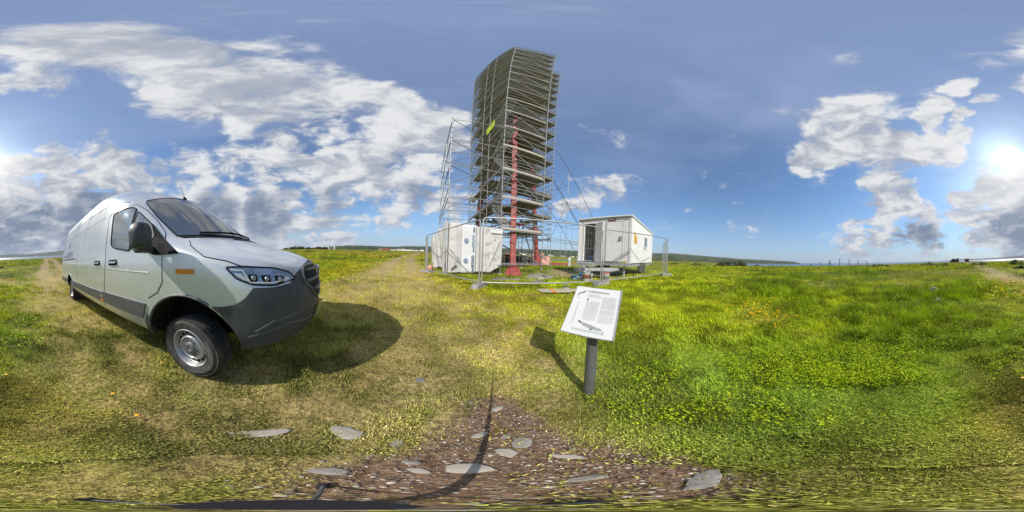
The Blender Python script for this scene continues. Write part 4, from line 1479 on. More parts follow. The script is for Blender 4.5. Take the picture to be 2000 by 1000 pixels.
# boards, toolboxes and sheets left about on the decks
rc = random.Random(31)
clut = MB()
R0 = Matrix.Rotation(math.atan2(E1.y, E1.x), 3, 'Z')
for k, z in enumerate(LV[1:], 1):
    for _ in range(16):
        zone = rc.choice(((.3, .8, 2.9, 7.9), (.3, .8, 2.9, 7.9), (1.3, 2.9, .2, 2.4), (3.2, 6.0, 2.7, 3.5), (1.3, 5.9, 7.4, 8.1), (5.2, 6.0, 3.8, 7.0)))
        u, v = rc.uniform(zone[0], zone[1]), rc.uniform(zone[2], zone[3])
        clut.box(sc(u, v, z + .03 + .2), (rc.uniform(.1, .42), rc.uniform(.05, .42), rc.uniform(.1, .5)), R0 @ Matrix.Rotation(rc.uniform(-.5, .5), 3, 'Z') @ Matrix.Rotation(rc.uniform(-.3, .3), 3, 'X'))
    if k > 4:
        for u0, u1, v0, v1 in ((0.03, .05, .2, 4.0), (.03, .05, 4.3, 8.1)):
            if rc.random() < .75:
                a_, b_ = sorted((rc.uniform(v0, v1), rc.uniform(v0, v1)))
                clut.box(sc(.05, (a_ + b_) / 2, z + .55), (.02, b_ - a_, rc.uniform(.15, .8)), R0)
tag(clut.build('loose_boards', 'plank', tower), kind='stuff')
# stairs inside the front bay
st_m = MB()
for s_ in (-.30, .30):
    st_m.box((0, s_, 0), (2.72, .04, .14))
for i in range(9):
    st_m.box((-1.25 + i * .31, 0, .02), (.2, .58, .03))
stm = st_m.mesh('stair_flight'); stm.materials.append(M['steel'])
for k in range(6):
    o = link('stair_flight', stm, tower)
    up = 1 if k % 2 == 0 else -1
    o.location = sc(.42, 1.05, LV[k] + 1.0)
    q = Matrix.Rotation(math.atan2(E2.y, E2.x), 3, 'Z') @ Matrix.Rotation(-up * math.atan2(2.0, 1.85), 3, 'Y')
    o.rotation_euler = q.to_euler()
# lime safety net panel high on the left face
ln = MB()
for i in range(3):
    for j in range(2):
        ln.box((i * .50 - .5, 0, j * .42), (.44, .03, .36))
lo_ = ln.build('safety_net', 'lime', tower)
lo_.location = sc(-.06, 2.3, 12.2); lo_.rotation_euler = (0, 0, math.atan2(E2.y, E2.x))

# low side scaffold to the left
wing = thing('side_scaffold', 'open low scaffold bay of bare tubes standing left of the tower', 'scaffolding', P1)
WL = [4.29, 6.29, 8.29, 10.29]
wm = standard_mesh(10.4)
WC = [(-3.07, 0), (-3.07, 3.07), (-3.07, 6.14), (-3.07, 8.9)]
for (u, v) in WC:
    o = link('standard', wm, wing); o.location = sc(u, v, gsc(u, v) + .05)
for z in WL + [4.85]:
    for i, (u, v) in enumerate(WC):
        tube_obj('ledger', sc(u, v, z), sc(-.03, v, z + (0 if i else .0)), r_t, 'steel', wing)
        if i < 3:
            tube_obj('ledger', sc(u, v, z + .02), sc(*WC[i + 1], z + .02), r_t, 'steel_dark', wing)
for i, z in enumerate(WL[1:]):
    tube_obj('brace', sc(-3.07, 0, z), sc(-.03, 2.4, z + .1), r_t, 'steel', wing)
    tube_obj('brace', sc(-3.07, 3.07, WL[i]), sc(-.05, 4.1, z), r_t, 'steel', wing)
    tube_obj('brace', sc(-3.07, 0, WL[i] + 1.0), sc(-.03, 0, WL[i] + 1.0), r_t, 'steel', wing) if i == 1 else None

# raking buttress to the right
but = thing('scaffold_buttress', 'raking tube buttress stepping down beside the tower behind the white trailer', 'scaffolding', P1)
for v in (2.62, 5.4):
    hts = {8.21: 10.7, 10.28: 8.7, 12.35: 6.7, 14.4: 4.7}
    for u, hz in hts.items():
        bmz = gsc(u, v)
        tube_obj('standard', sc(u, v, bmz + .05), sc(u, v, hz + .15), .0265, 'steel', but)
    us = [6.17] + list(hts)
    for i in range(len(us) - 1):
        for z in np.arange(.9, 12.5, 2.0):
            if z < hts[us[i + 1]] + .1:
                tube_obj('ledger', sc(us[i], v, z + .0), sc(us[i + 1], v, z), .022, 'steel', but)
    zt = 12.7
    for off in (0, 4.0):
        for i in range(len(us) - 1):
            z0 = zt - off - 2.0 * i
            if z0 - 2 > .3: tube_obj('raker', sc(us[i], v - .05, z0), sc(us[i + 1], v - .05, z0 - 2.0), .026, 'steel_dark', but)
    tube_obj('brace', sc(us[0], v + .05, 6.9), sc(us[1], v + .05, 10.6), .022, 'steel_dark', but)
    tube_obj('brace', sc(us[0], v + .05, 2.9), sc(us[1], v + .05, 6.7), .022, 'steel_dark', but)
    tube_obj('brace', sc(us[1], v + .05, 6.7), sc(us[2], v + .05, 8.6), .022, 'steel', but)
for u, hz in {8.21: 10.7, 10.28: 8.7, 12.35: 6.7}.items():
    for z in (2.9, 4.9, 6.9, 8.9):
        if z < hz: tube_obj('ledger', sc(u, 2.62, z), sc(u, 5.4, z), .022, 'steel', but)
for z in (.95, 1.05):
    tube_obj('ledger', sc(-.2 + (z - .95) * 3, -.10, z - .35), sc(3.4, -.10, z - .30), .024, 'steel', but)

# ------------------------------------------------------------------ the red mast
mast = thing('steel_mast', 'red riveted three-legged steel mast inside the scaffold tower', 'mast', (0, 0, 0))
mast.rotation_euler = (0, 0, 0)
LEGS = [(.087, 9.98), (2.37, 15.3), (-3.75, 15.76)]
CEN = Vector((-.43, 13.67, 0))
MT = 31.5
tops = []
for i, (x, y) in enumerate(LEGS):
    b0 = Vector((x, y, gz(x, y) - (.03 if i else .05)))
    tp = b0.lerp(CEN + Vector((0, 0, MT)), .92)
    tp.z = MT; tp += Vector((-.40, 0, 0))
    tops.append((b0, tp))
    out_ = (Vector((x, y, 0)) - CEN).normalized()
    ang = math.atan2(out_.y, out_.x)
    Rz = Matrix.Rotation(ang, 3, 'Z')
    mb = MB()
    # box leg of four plates
    def ring(z, hw):
        c_ = b0.lerp(tp, (z - b0.z) / (tp.z - b0.z))
        return [c_ + Rz @ Vector((sx * hw, sy * hw, 0)) for sx, sy in ((-1, -1), (1, -1), (1, 1), (-1, 1))]
    zz = [b0.z, 3, 7, 12, 18, 25, MT]
    ws_ = [.165, .165, .16, .15, .14, .12, .10]
    vv = []
    for z, hw in zip(zz, ws_): vv += ring(z, hw)
    ff = [(4 * i_ + k, 4 * i_ + (k + 1) % 4, 4 * i_ + 4 + (k + 1) % 4, 4 * i_ + 4 + k) for i_ in range(len(zz) - 1) for k in range(4)]
    mb.add(vv, ff + [(3, 2, 1, 0), tuple(len(vv) - 4 + k for k in range(4))])
    leg = mb.build('leg', 'red', mast)
    # gusseted foot
    ft = MB()
    for sx in (-1, 1):
        for ax_ in (0, 1):
            poly = [(.165, 0), (.52, 0), (.52, .10), (.20, .82), (.165, .95)]
            R_ = Rz @ Matrix.Rotation(rad(90 * ax_), 3, 'Z')
            vs_ = []
            for th_ in (-.155, -.135) if ax_ == 0 else (-.155, -.135):
                vs_ += [b0 + R_ @ Vector((sx * px_, th_, pz_)) for px_, pz_ in poly]
            n_ = len(poly)
            ft.add(vs_, [tuple(range(n_)), tuple(range(n_, 2 * n_))[::-1]] + [(q, (q + 1) % n_, n_ + (q + 1) % n_, n_ + q) for q in range(n_)])
    ft.box(b0 + Vector((0, 0, .035)), (1.06, 1.06, .07), Rz)
    ft.build('foot', 'red', leg)
    # rivet rows and splice plates
    rv = MB()
    for z in np.arange(.6, 9.5, .16):
        c_ = b0.lerp(tp, z / (tp.z - b0.z))
        for sy in (-.11, .11):
            for fx in (1, -1):
                rv.box(c_ + Rz @ Vector((fx * .168, sy, 0)), (.014, .028, .028), Rz)
                rv.box(c_ + Rz @ Vector((sy, fx * .168, 0)), (.028, .014, .028), Rz)
    tag(rv.build('rivets', 'rivet', leg), kind='stuff')
    for z in (2.1, 5.6, 8.8, 12.0, 15.4):
        c_ = b0.lerp(tp, z / (tp.z - b0.z))
        box_obj('splice_plate', c_, (.36, .36, .34), 'red', leg, (0, 0, ang))
for i in range(3):
    (a0, a1), (c0, c1) = tops[i], tops[(i + 1) % 3]
    for j, z in enumerate(np.arange(3.4, MT - 1, 3.6)):
        p, q = a0.lerp(a1, z / MT), c0.lerp(c1, z / MT)
        tube_obj('strut', p, q, .06, 'red', mast, 6)
        z2 = min(z + 3.6, MT - .5)
        tube_obj('diagonal', p, c0.lerp(c1, z2 / MT), .045, 'red', mast, 6)
# dark low struts under the first lift
for (p, q) in (((2.0, 14.2, .3), (.55, 13.2, 4.2)), ((.6, 13.4, 4.2), (-.1, 12.4, .2)), ((1.05, 13.3, 2.8), (2.2, 14.3, 2.8)), ((-2.2, 11.9, 2.6), (2.2, 12.8, .5))):
    tube_obj('prop', p, q, .05, 'steel_dark', mast, 6)

# ------------------------------------------------------------------ sheeted enclosure under the side scaffold
wrapr = thing('sheeted_enclosure', 'white sheeted enclosure with a printed banner hung on the low scaffold', 'tarpaulin', P1)


def cloth(name, u0, v0, u1, v1, top, bot, mat, nx, nz, amp, seed, parent, skew=None, off=0.0):
    d_ = (E1 * (u1 - u0) + E2 * (v1 - v0))
    L = d_.length
    d_.normalize()
    nn = Vector((d_.y, -d_.x, 0))
    vs_, fs_ = [], []
    base = E1 * u0 + E2 * v0
    for i in range(nx + 1):
        s = i / nx
        for j in range(nz + 1):
            t_ = j / nz
            zb, zt = bot(s), top(s)
            w_ = amp * (fbm(np.array([s * L * 1.6 + seed]), np.array([t_ * 1.1 + seed + .7 * s * L]), seed, 4)[0] - .5) * 2 * (1 - .3 * t_)
            w_ += .5 * amp * math.sin(7 * t_ + 9 * s * L * .5 + seed) * (1 - abs(2 * s - 1))
            vs_.append(base + d_ * (s * L) + nn * (w_ + off) + Vector((0, 0, zb + (zt - zb) * t_)))
    for i in range(nx):
        for j in range(nz):
            a_ = i * (nz + 1) + j
            fs_.append((a_, a_ + nz + 1, a_ + nz + 2, a_ + 1))
    mb = MB(); mb.add(vs_, fs_)
    o = mb.build(name, mat, parent, smooth=70)
    sm = o.modifiers.new('thickness', 'SOLIDIFY'); sm.thickness = .006
    return o


g0, g1 = gsc(-3.07, 0), gsc(0, 0)
front_sheet = cloth('front_sheet', -3.10, -.07, .04, -.07, lambda s: 2.80 - .16 * s + .03 * math.sin(9 * s), lambda s: g0 + .06 + .08 * math.sin(3 * s) + (.42 * max(0, s - .78) / .22), 'sheet', 90, 50, .085, 3, wrapr)
side_sheet = cloth('side_sheet', -3.85, 4.6, -3.14, -.05, lambda s: 2.35 + .45 * s + .12 * math.sin(14 * s), lambda s: g0 + .25 - .15 * s + .10 * math.sin(11 * s), 'sheet', 80, 40, .17, 6, wrapr)
# vertical printed band, text runs upwards
ang1 = math.atan2(E1.y, E1.x)
band = cloth('banner_band', -2.30, -.165, -1.54, -.165, lambda s: 2.72, lambda s: g0 + .10, 'band', 12, 24, .012, 9, wrapr)


def banner_text(txt, size, u, z, mat, bold=.006):
    tm = text_mesh(txt, size, .002, bold)
    o = finish('lettering', tm, mat, band)
    q = Matrix.Rotation(ang1, 3, 'Z') @ Matrix.Rotation(rad(90), 3, 'X') @ Matrix.Rotation(rad(90), 3, 'Z')
    o.rotation_euler = q.to_euler()
    o.location = sc(u, -.225, z)
    return o


banner_text('conSOLVO', .195, -1.64, g0 + .13, 'navy')
banner_text('conSOLVO', .195, -1.64, g0 + 1.22, 'navy_pale')
banner_text('con', .195, -1.64, g0 + 2.28, 'navy')
for z in (.75, 1.80):
    lg = MB()
    for (a0, a1, r0, r1) in ((0, 360, .10, .125), (30, 190, .03, .09), (200, 330, .04, .10)):
        sg_ = np.linspace(rad(a0), rad(a1), 24)
        vs_ = []
        for a_ in sg_:
            for r_ in (r0, r1): vs_.append((r_ * math.cos(a_), 0, r_ * math.sin(a_)))
        lg.add(vs_, [(2 * i, 2 * i + 1, 2 * i + 3, 2 * i + 2) for i in range(23)])
    o = lg.build('logo', 'navy_pale', band)
    o.location = sc(-2.08, -.222, g0 + z); o.rotation_euler = (0, 0, ang1)
# little white company board on the top right corner
bdp = box_obj('name_board', sc(-.36, -.19, 2.47), (.66, .02, .17), 'white2', wrapr, (0, 0, ang1))
gm = MB().box((-.24, 0, 0), (.035, .004, .075))
for i, (w_, h_) in enumerate(((.03, .04), (.05, .03), (.04, .045), (.03, .05), (.05, .04), (.03, .045), (.045, .05))):
    gm.box((-.15 + i * .062, 0, 0), (w_ * .55, .004, h_))
o = gm.build('board_print', 'ink_grey', wrapr); o.location = sc(-.36, -.204, 2.475); o.rotation_euler = (0, 0, ang1); o['kind'] = 'stuff'
# eyelets, tears and seams
for u in (-2.1, -1.15, -.42):
    for z in (1.05, 2.05):
        o = MB().lathe([(.028, 0), (.024, .01), (.01, .012)], (0, 0, 0), 'Y', 12).build('eyelet', 'steel_dark', front_sheet)
        o.location = sc(u, -.15, g0 + z - .1); o.rotation_euler = (0, 0, ang1 + math.pi)
tear = MB().prism([(0, 0), (.12, .05), (.22, .14), (.30, .15), (.33, .26), (.24, .30), (.16, .20), (.06, .13)], .004)
o = tear.build('tear', 'steel_dark', front_sheet); o.rotation_euler = (Matrix.Rotation(ang1, 3, 'Z') @ Matrix.Rotation(rad(90), 3, 'X')).to_euler()
o.location = sc(-2.86, -.17, g0 + .22)
for (u0, z0, u1, z1) in ((-2.95, 1.35, -1.9, .12), (-.10, 1.9, -.75, .45)):
    tube_obj('rope', sc(u0, -.15, g0 + z0), sc(u1, -.16, g0 + z1), .010, 'steel_dark', wrapr, 5)
tube_obj('corner_tube', sc(-3.05, -.15, g0 - .02), sc(-3.05, -.15, 2.85), .024, 'steel', wrapr)

# ------------------------------------------------------------------ fence
def wire_panel_mesh(L, H):
    mb = MB()
    n_ = int(L / .105)
    for i in range(1, n_):
        x = L * i / n_
        mb.tube((x, 0, .03), (x, 0, H - .03), .0022, 3, cap=False)
    for z in np.arange(.3, H - .1, .28):
        mb.tube((.02, 0, z), (L - .02, 0, z), .0022, 3, cap=False)
    return mb.mesh('wire_mesh')


def fence_panel(name, a_, b_, Ha, label, lift=.13, leanx=0.0, Hb=None):
    a_, b_ = Vector((a_[0], a_[1], gz(*a_) + lift)), Vector((b_[0], b_[1], gz(*b_) + lift))
    d_ = b_ - a_
    L = math.hypot(d_.x, d_.y)
    t_ = thing(name, label, 'fence', a_, math.atan2(d_.y, d_.x), 'wire mesh fences around the works')
    sl_ = d_.z / L
    t_.rotation_euler = Euler((leanx, -math.atan(sl_), math.atan2(d_.y, d_.x)), 'XYZ')
    H = Ha
    for x in (0, L):
        tube_obj('post', (x, 0, -lift + .02), (x, 0, H - .07), .021, 'steel', t_)
    tube_obj('rail', (.07, 0, H), (L - .07, 0, H), .021, 'steel', t_)
    tube_obj('rail', (0, 0, .02), (L, 0, .02), .021, 'steel', t_)
    for x, s in ((0, 1), (L, -1)):
        MB().path([(x, 0, H - .07), (x + s * .012, 0, H - .03), (x + s * .035, 0, H - .010), (x + s * .07, 0, H)], .021, 8).build('corner_bend', 'steel', t_, smooth=60)
    w_ = wire_panel_mesh(L, H)
    w_.materials.append(M['steel'])
    o = link('wire_mesh', w_, t_); o['kind'] = 'stuff'
    return t_


def pol(az, d):
    return (d * math.sin(rad(az)), d * math.cos(rad(az)))


FA, FB, FR, FL_ = pol(-11.2, 4.72), pol(31.5, 5.78), pol(54.2, 8.6), pol(-29.7, 8.7)
FA2 = pol(-10.3, 4.72); FB2 = pol(32.2, 5.80)
fence_panel('mesh_fence', FL_, FA, 1.86, 'mesh fence panel in front of the white sheeted enclosure')
fence_panel('mesh_fence', FA2, FB, 1.92, 'mesh fence panel in front of the red mast foot', leanx=-.02)
fence_panel('mesh_fence', FB2, FR, 1.86, 'mesh fence panel in front of the white trailer')
FR2 = pol(54.6, 8.62); FRb = pol(53.0, 12.0)
fence_panel('mesh_fence', FR2, FRb, 1.86, 'mesh fence panel running back beyond the right end of the trailer')
FLb = pol(-30.4, 12.2)
fence_panel('mesh_fence', pol(-30.0, 8.72), FLb, 1.86, 'mesh fence panel seen edge-on left of the white sheeting')
ft = MB().box((0, 0, .065), (.72, .24, .13), taper=.86)
for x in (-.18, -.06, .06, .18): ft.tube((x, 0, .128), (x, 0, .142), .03, 8)
ftm = ft.mesh('fence_foot'); ftm.materials.append(M['concrete'])
for (p, rz, lb) in ((pol(-10.8, 4.70), rad(75), 'concrete fence foot below the joint left of the mast'), (pol(31.9, 5.79), rad(20), 'concrete fence foot behind the information board'),
                    (pol(54.4, 8.58), rad(-10), 'concrete fence foot at the right end of the fence'), (pol(-29.8, 8.7), rad(5), 'concrete fence foot at the left end of the fence')):
    o = link('concrete_block', ftm); o.location = (p[0], p[1], gz(*p) - .005); o.rotation_euler = (0, 0, rz)
    tag(o, lb, 'fence foot', 'concrete feet of the fence')

# ------------------------------------------------------------------ works trailer
TL, TC = Vector((3.66, 8.52, 0)), Vector((5.22, 5.86, 0))
ex = (TC - TL).normalized(); Wt = 3.08
TC = TL + ex * Wt
ey = Vector((-ex.y, ex.x, 0))            # into the depth
if ey.dot(Vector((1, .6, 0))) < 0: ey = -ey
Lt = 5.6
tz0 = 1.06
trl = thing('works_trailer', 'white box trailer with an open door standing behind the fence', 'trailer', (TL.x, TL.y, 0), math.atan2(ex.y, ex.x))
# local: x along the door end, y into the depth, z up
Hh = 2.30
DO = (.36, 1.10)   # open doorway
DZ = 2.05


def part(name, lo, hi, mat, parent=trl, bevel=.0):
    return MB().bbox(lo, hi).build(name, mat, parent, bevel=bevel)


def wallz(name, lo, hi, mat='white', parent=trl): return part(name, (lo[0], lo[1], tz0 + lo[2]), (hi[0], hi[1], tz0 + hi[2]), mat, parent)


endw = wallz('end_wall', (0, 0, .0), (DO[0], .07, Hh))
wallz('end_wall', (DO[0], .002, DZ), (DO[1], .07, Hh)); wallz('end_wall', (DO[1], 0, 0), (Wt, .07, Hh))
wallz('side_wall', (Wt - .07, .07, 0), (Wt, Lt, Hh)); wallz('side_wall', (0, .07, 0), (.07, Lt, Hh)); wallz('back_wall', (.07, Lt - .07, 0), (Wt - .07, Lt, Hh))
wallz('floor', (.07, .07, -.0), (Wt - .07, Lt - .07, .05), 'grey')
rf = MB()
rf.bbox((-.06, -.10, tz0 + Hh), (Wt + .06, Lt + .08, tz0 + Hh + .075))
roof = rf.build('roof', 'white2', trl, bevel=.02)
wallz('roof_trim', (-.03, -.03, Hh - .05), (Wt + .03, -.002, Hh), 'grey')
wallz('corner_post', (Wt - .10, -.025, -.02), (Wt + .02, .06, Hh - .052), 'white2'); wallz('corner_post', (-.02, -.025, -.02), (.09, .06, Hh - .052), 'white2')
# shut door on the right with its frame, panel joints, handle box
dr = wallz('door', (1.75, -.035, .06), (2.62, -.003, 2.06), 'white')
for lo, hi in (((1.72, -.03, .03), (1.748, -.004, 2.09)), ((2.622, -.03, .03), (2.65, -.004, 2.09)), ((1.72, -.03, 2.062), (2.65, -.004, 2.09))):
    wallz('door_frame', lo, hi, 'grey', dr)
wallz('lock_box', (2.49, -.08, 1.12), (2.62, -.036, 1.31), 'grey', dr)
wallz('door_handle', (2.40, -.07, 1.08), (2.55, -.05, 1.10), 'steel_dark', dr)
wallz('door_decal', (1.72 + .1, -.038, 1.50), (2.05, -.0355, 1.515), 'ink_grey', dr)
for x in (1.30, 1.55, 2.75):
    wallz('panel_joint', (x, -.004, .02), (x + .006, -.0005, Hh - .06), 'grey')
# open door leaf, swung out
od = MB().bbox((0, -.03, tz0 + .04), (.62, .0, tz0 + DZ)).build('open_door', 'white', trl)
od.location = (DO[1], -.01, 0); od.rotation_euler = (0, 0, rad(-24))
MB().bbox((.1, -.05, tz0 + 1.05), (.16, -.031, tz0 + 1.30)).build('door_handle', 'grey', od)
wallz('door_frame', (DO[0] - .03, -.02, .0), (DO[0] - .001, .075, DZ + .03), 'white2'); wallz('door_frame', (DO[0] - .03, -.02, DZ + .0015), (DO[1] + .03, .0745, DZ + .03), 'white2')
# inside: shelves with gear
for z in (.55, 1.0, 1.45):
    wallz('shelf', (.10, 1.5, z), (1.45, 1.95, z + .03), 'timber')
for i in range(16):
    x, z = .15 + (i % 4) * .3 + random.uniform(0, .1), (.58, 1.03, 1.48, .05)[i // 4]
    h_ = random.uniform(.12, .32)
    wallz('stored_box', (x, 1.55, z), (x + random.uniform(.12, .24), 1.85, z + h_), random.choice(['interior', 'bucket_red', 'blue', 'steel_dark', 'white', 'timber', 'plastic']))
wallz('partition', (1.5, .4, .05), (1.53, 3.0, 2.2), 'interior'); wallz('rear_lining', (.08, 2.6, .05), (1.5, 2.65, 2.25), 'interior')
wallz('coat', (.55, .9, .45), (.72, 1.0, 1.15), 'white2'); wallz('tool_case', (.45, .6, .05), (.9, .9, .34), 'blue'); wallz('jerrycan', (.70, .45, .05), (.9, .6, .40), 'bucket_red')
# signs
lgb = wallz('maker_plate', (1.86, -.05, 2.125), (2.24, -.030, 2.23), 'black')
wallz('maker_plate_stripe', (1.86, -.0525, 2.10), (2.24, -.030, 2.124), 'bucket_red', lgb)
for i in range(7):
    wallz('plate_letter', (1.905 + i * .042, -.054, 2.165), (1.935 + i * .042, -.0505, 2.195), 'white2', lgb)
wallz('small_plate', (2.37, -.033, 2.17), (2.52, -.031, 2.185), 'ink_grey'); wallz('small_plate', (2.72, -.033, 2.165), (2.90, -.031, 2.19), 'ink_grey')
wallz('small_plate', (.18, -.033, 2.165), (.34, -.031, 2.185), 'ink_grey')
for x0 in (1.46, 2.70):
    wallz('reflector', (x0, -.034, .02), (x0 + .2, -.030, .085), 'yellow')
ys = MB()
wallz('notice', (Wt + .002, .45, 1.02), (Wt + .012, 1.02, 1.42), 'yellow'); wallz('notice', (Wt + .002, .42, 1.44), (Wt + .012, .80, 1.60), 'yellow')
for i in range(5):
    wallz('notice_line', (Wt + .0125, .50, 1.08 + i * .065), (Wt + .014, .97, 1.095 + i * .065), 'rust')
win = wallz('window', (Wt + .001, 2.60, 1.00), (Wt + .02, 3.45, 1.62), 'glass')
for lo, hi in (((Wt + .0, 2.52, .92), (Wt + .05, 2.60, 1.70)), ((Wt, 3.45, .92), (Wt + .05, 3.53, 1.70)), ((Wt, 2.60, 1.62), (Wt + .05, 3.45, 1.70)), ((Wt, 2.60, .92), (Wt + .06, 3.45, 1.0))):
    wallz('window_frame', lo, hi, 'white2', win)
for y in np.arange(1.12, Lt, 1.12):
    wallz('panel_joint', (Wt + .0005, y, .02), (Wt + .004, y + .006, Hh - .02), 'white2')
# chassis, drawbar, legs, wheels
gT = .33
part('chassis', (.1, -.12, tz0 - .20), (.25, Lt, tz0 - .005), 'grey'); part('chassis', (Wt - .25, -.12, tz0 - .20), (Wt - .1, Lt, tz0 - .005), 'grey')
part('step_plate', (-.1, -.55, tz0 - .24), (1.3, -.02, tz0 - .20), 'grey')
part('cross_beam', (.0, -.16, tz0 - .16), (Wt, -.04, tz0 - .03), 'grey')
for s_, x0 in ((1, .55), (-1, Wt - .55)):
    db = MB().box((0, 0, 0), (.10, 2.2, .14)).build('drawbar', 'grey', trl)
    db.location = ((x0 + Wt / 2) / 2 + .0, -.95, tz0 - .32); db.rotation_euler = (0, 0, math.atan2((Wt / 2 - x0), 2.1))
part('coupling', (Wt / 2 - .12, -2.2, tz0 - .42), (Wt / 2 + .12, -1.75, tz0 - .24), 'steel_dark', bevel=.02)
part('drawbar_plate', (.7, -1.15, tz0 - .40), (Wt - .6, -.35, tz0 - .372), 'grey')
for x, y in ((.35, .25), (Wt - .35, .1), (Wt / 2, -1.7)):
    MB().tube((x, y, gT - .02), (x, y, tz0 - .15), .045, 10).build('prop_leg', 'grey', trl)
    MB().box((x, y, gT + .0), (.28, .28, .05)).build('prop_pad', 'timber', trl)
for x in (.28, Wt - .14):
    for y in (2.5, 3.25):
        w_ = MB().lathe([(.16, .08), (.30, .10), (.335, .07), (.34, 0), (.335, -.07), (.30, -.10), (.16, -.08)], (x, y, gT + .34), 'X', 28).build('wheel', 'tyre', trl, smooth=40)
        MB().lathe([(.16, .07), (.15, .03), (.06, .05), (.0, .06)] if x > 1 else [(.16, -.07), (.15, -.03), (.06, -.05), (0, -.06)], (x, y, gT + .34), 'X', 20).build('rim', 'rim', w_, smooth=40)
part('mudguard', (Wt - .28, 2.05, gT + .70), (Wt - .01, 3.7, gT + .74), 'black')
part('green_box', (1.6, .8, gT), (2.3, 1.4, gT + .42), 'green'); part('black_box', (.5, .9, gT), (1.2, 1.5, gT + .45), 'black')
part('stay_rod', (Wt - .02, -.10, tz0 + .52), (Wt + .0, -.08, tz0 + .53), 'steel_dark')
tube_obj('stay_rod', (2.0, -.18, tz0 - .12), (Wt - .04, -.06, tz0 + .52), .014, 'steel_dark', trl)


# ------------------------------------------------------------------ information board
SB = Vector((.530, .951, 0))
sgn_ = thing('information_board', 'slanted white information board on a grey round post', 'sign', (SB.x, SB.y, gz(SB.x, SB.y)))
z0 = gz(SB.x, SB.y)
tlc, trc, brc, blc = [Vector(q) for q in ((.5183, 1.1866, 1.0206), (.7616, .9342, 1.0112), (.5771, .7674, .7153), (.3338, 1.0197, .7246))]
cen = (tlc + trc + brc + blc) / 4
bx_ = ((trc - tlc) + (brc - blc)).normalized()
by_ = ((tlc - blc) + (trc - brc)); by_ = (by_ - bx_ * by_.dot(bx_)).normalized()
bn_ = bx_.cross(by_)
Rb = Matrix((bx_, by_, bn_)).transposed()
SW, SH = .352, .388
postx = cen - bn_ * .03
posttop = .845
sgn_.location = (postx.x, postx.y, gz(postx.x, postx.y))
z0 = sgn_.location.z
MB().tube((0, 0, -.02), (0, 0, posttop - z0), .040, 28).build('post', 'post', sgn_, smooth=50)


def on_board(mb, name, mat, parent, lift=0.0):
    o = mb.build(name, mat, parent) if isinstance(mb, MB) else finish(name, mb, mat, parent)
    o.rotation_euler = Rb.to_euler()
    o.location = cen - sgn_.location + bn_ * lift
    return o


brd = on_board(MB().box((0, 0, -.006), (SW, SH, .012)), 'board', 'steel', sgn_)
on_board(MB().box((0, 0, -.030), (.16, .2, .036)), 'bracket', 'post', sgn_)
face = on_board(MB().box((-.003, 0, .0015), (SW - .012, SH - .010, .003)), 'board_face', 'paper', sgn_)
on_board(MB().bbox((SW / 2 - .009, -SH / 2, -.012), (SW / 2 + .002, SH / 2, .005)), 'edge_strip', 'steel', sgn_)
tm = text_mesh('Luftskipsmasta', .027, .0004, .0, spacing=1.03)
o = on_board(tm, 'heading', 'ink', sgn_, .0042); o.location += Rb @ Vector((-.075, .148, 0))
tm = text_mesh('E', .030, .0004, .0006)
o = on_board(tm, 'initial', 'ink', sgn_, .0042); o.location += Rb @ Vector((-.066, .075, 0))
lines = MB()
for c0, c1, y0, y1 in ((-.066, .033, .130, .108), (-.062, .033, .072, -.072), (.048, .150, .122, -.085)):
    y = y0
    while y > y1:
        x = c0 + (.028 if (c0 == -.062 and y > .066) else 0)
        while x < c1 - .006:
            w_ = min(random.uniform(.006, .020), c1 - x)
            lines.bbox((x, y - .0016, .0034), (x + w_, y + .0016, .0042))
            x += w_ + .003
        y -= .0068
        if random.random() < .06: y -= .005
tag(on_board(lines, 'body_text', 'ink_grey', sgn_), kind='stuff')
vt_ = MB()
y = -.12
while y < .06:
    h_ = random.uniform(.005, .016); vt_.bbox((-.124, y, .0034), (-.116, y + h_, .0042)); y += h_ + .004
tag(on_board(vt_, 'margin_text', 'ink_grey', sgn_), kind='stuff')
bird = [(-.150, .110), (-.140, .128), (-.125, .142), (-.108, .147), (-.098, .158), (-.090, .160), (-.094, .148), (-.104, .138), (-.118, .135), (-.130, .126), (-.142, .110)]
on_board(MB().prism(bird, .0008), 'picture', 'ink', sgn_, .0034)
cap_ = MB(); cap_.bbox((-.146, .092, .0034), (-.112, .094, .0040)); cap_.bbox((-.146, .085, .0034), (-.12, .087, .0040))
tag(on_board(cap_, 'caption', 'ink_grey', sgn_), kind='stuff')
ship = [(-.082, -.088), (-.060, -.092), (-.02, -.098), (.03, -.108), (.07, -.118), (.098, -.130), (.088, -.138), (.05, -.138), (.0, -.130), (-.04, -.116), (-.066, -.102)]
on_board(MB().prism(ship, .0008), 'airship_picture', 'ink_mid', sgn_, .0034)
fin = MB().prism([(-.085, -.084), (-.06, -.088), (-.05, -.1), (-.07, -.1)], .0008); fin.prism([(.01, -.133), (.03, -.134), (.028, -.141), (.014, -.140)], .0008)
fin.bbox((.1005, -.165, 0), (.102, -.132, .0006))
tag(on_board(fin, 'airship_detail', 'ink', sgn_, .0036), kind='stuff')
on_board(MB().bbox((-.108, -.151, .0034), (.105, -.1485, .0042)), 'dark_rule', 'ink', sgn_)
on_board(MB().bbox((-.108, -.1605, .0034), (.112, -.158, .0042)), 'teal_rule', 'teal', sgn_)


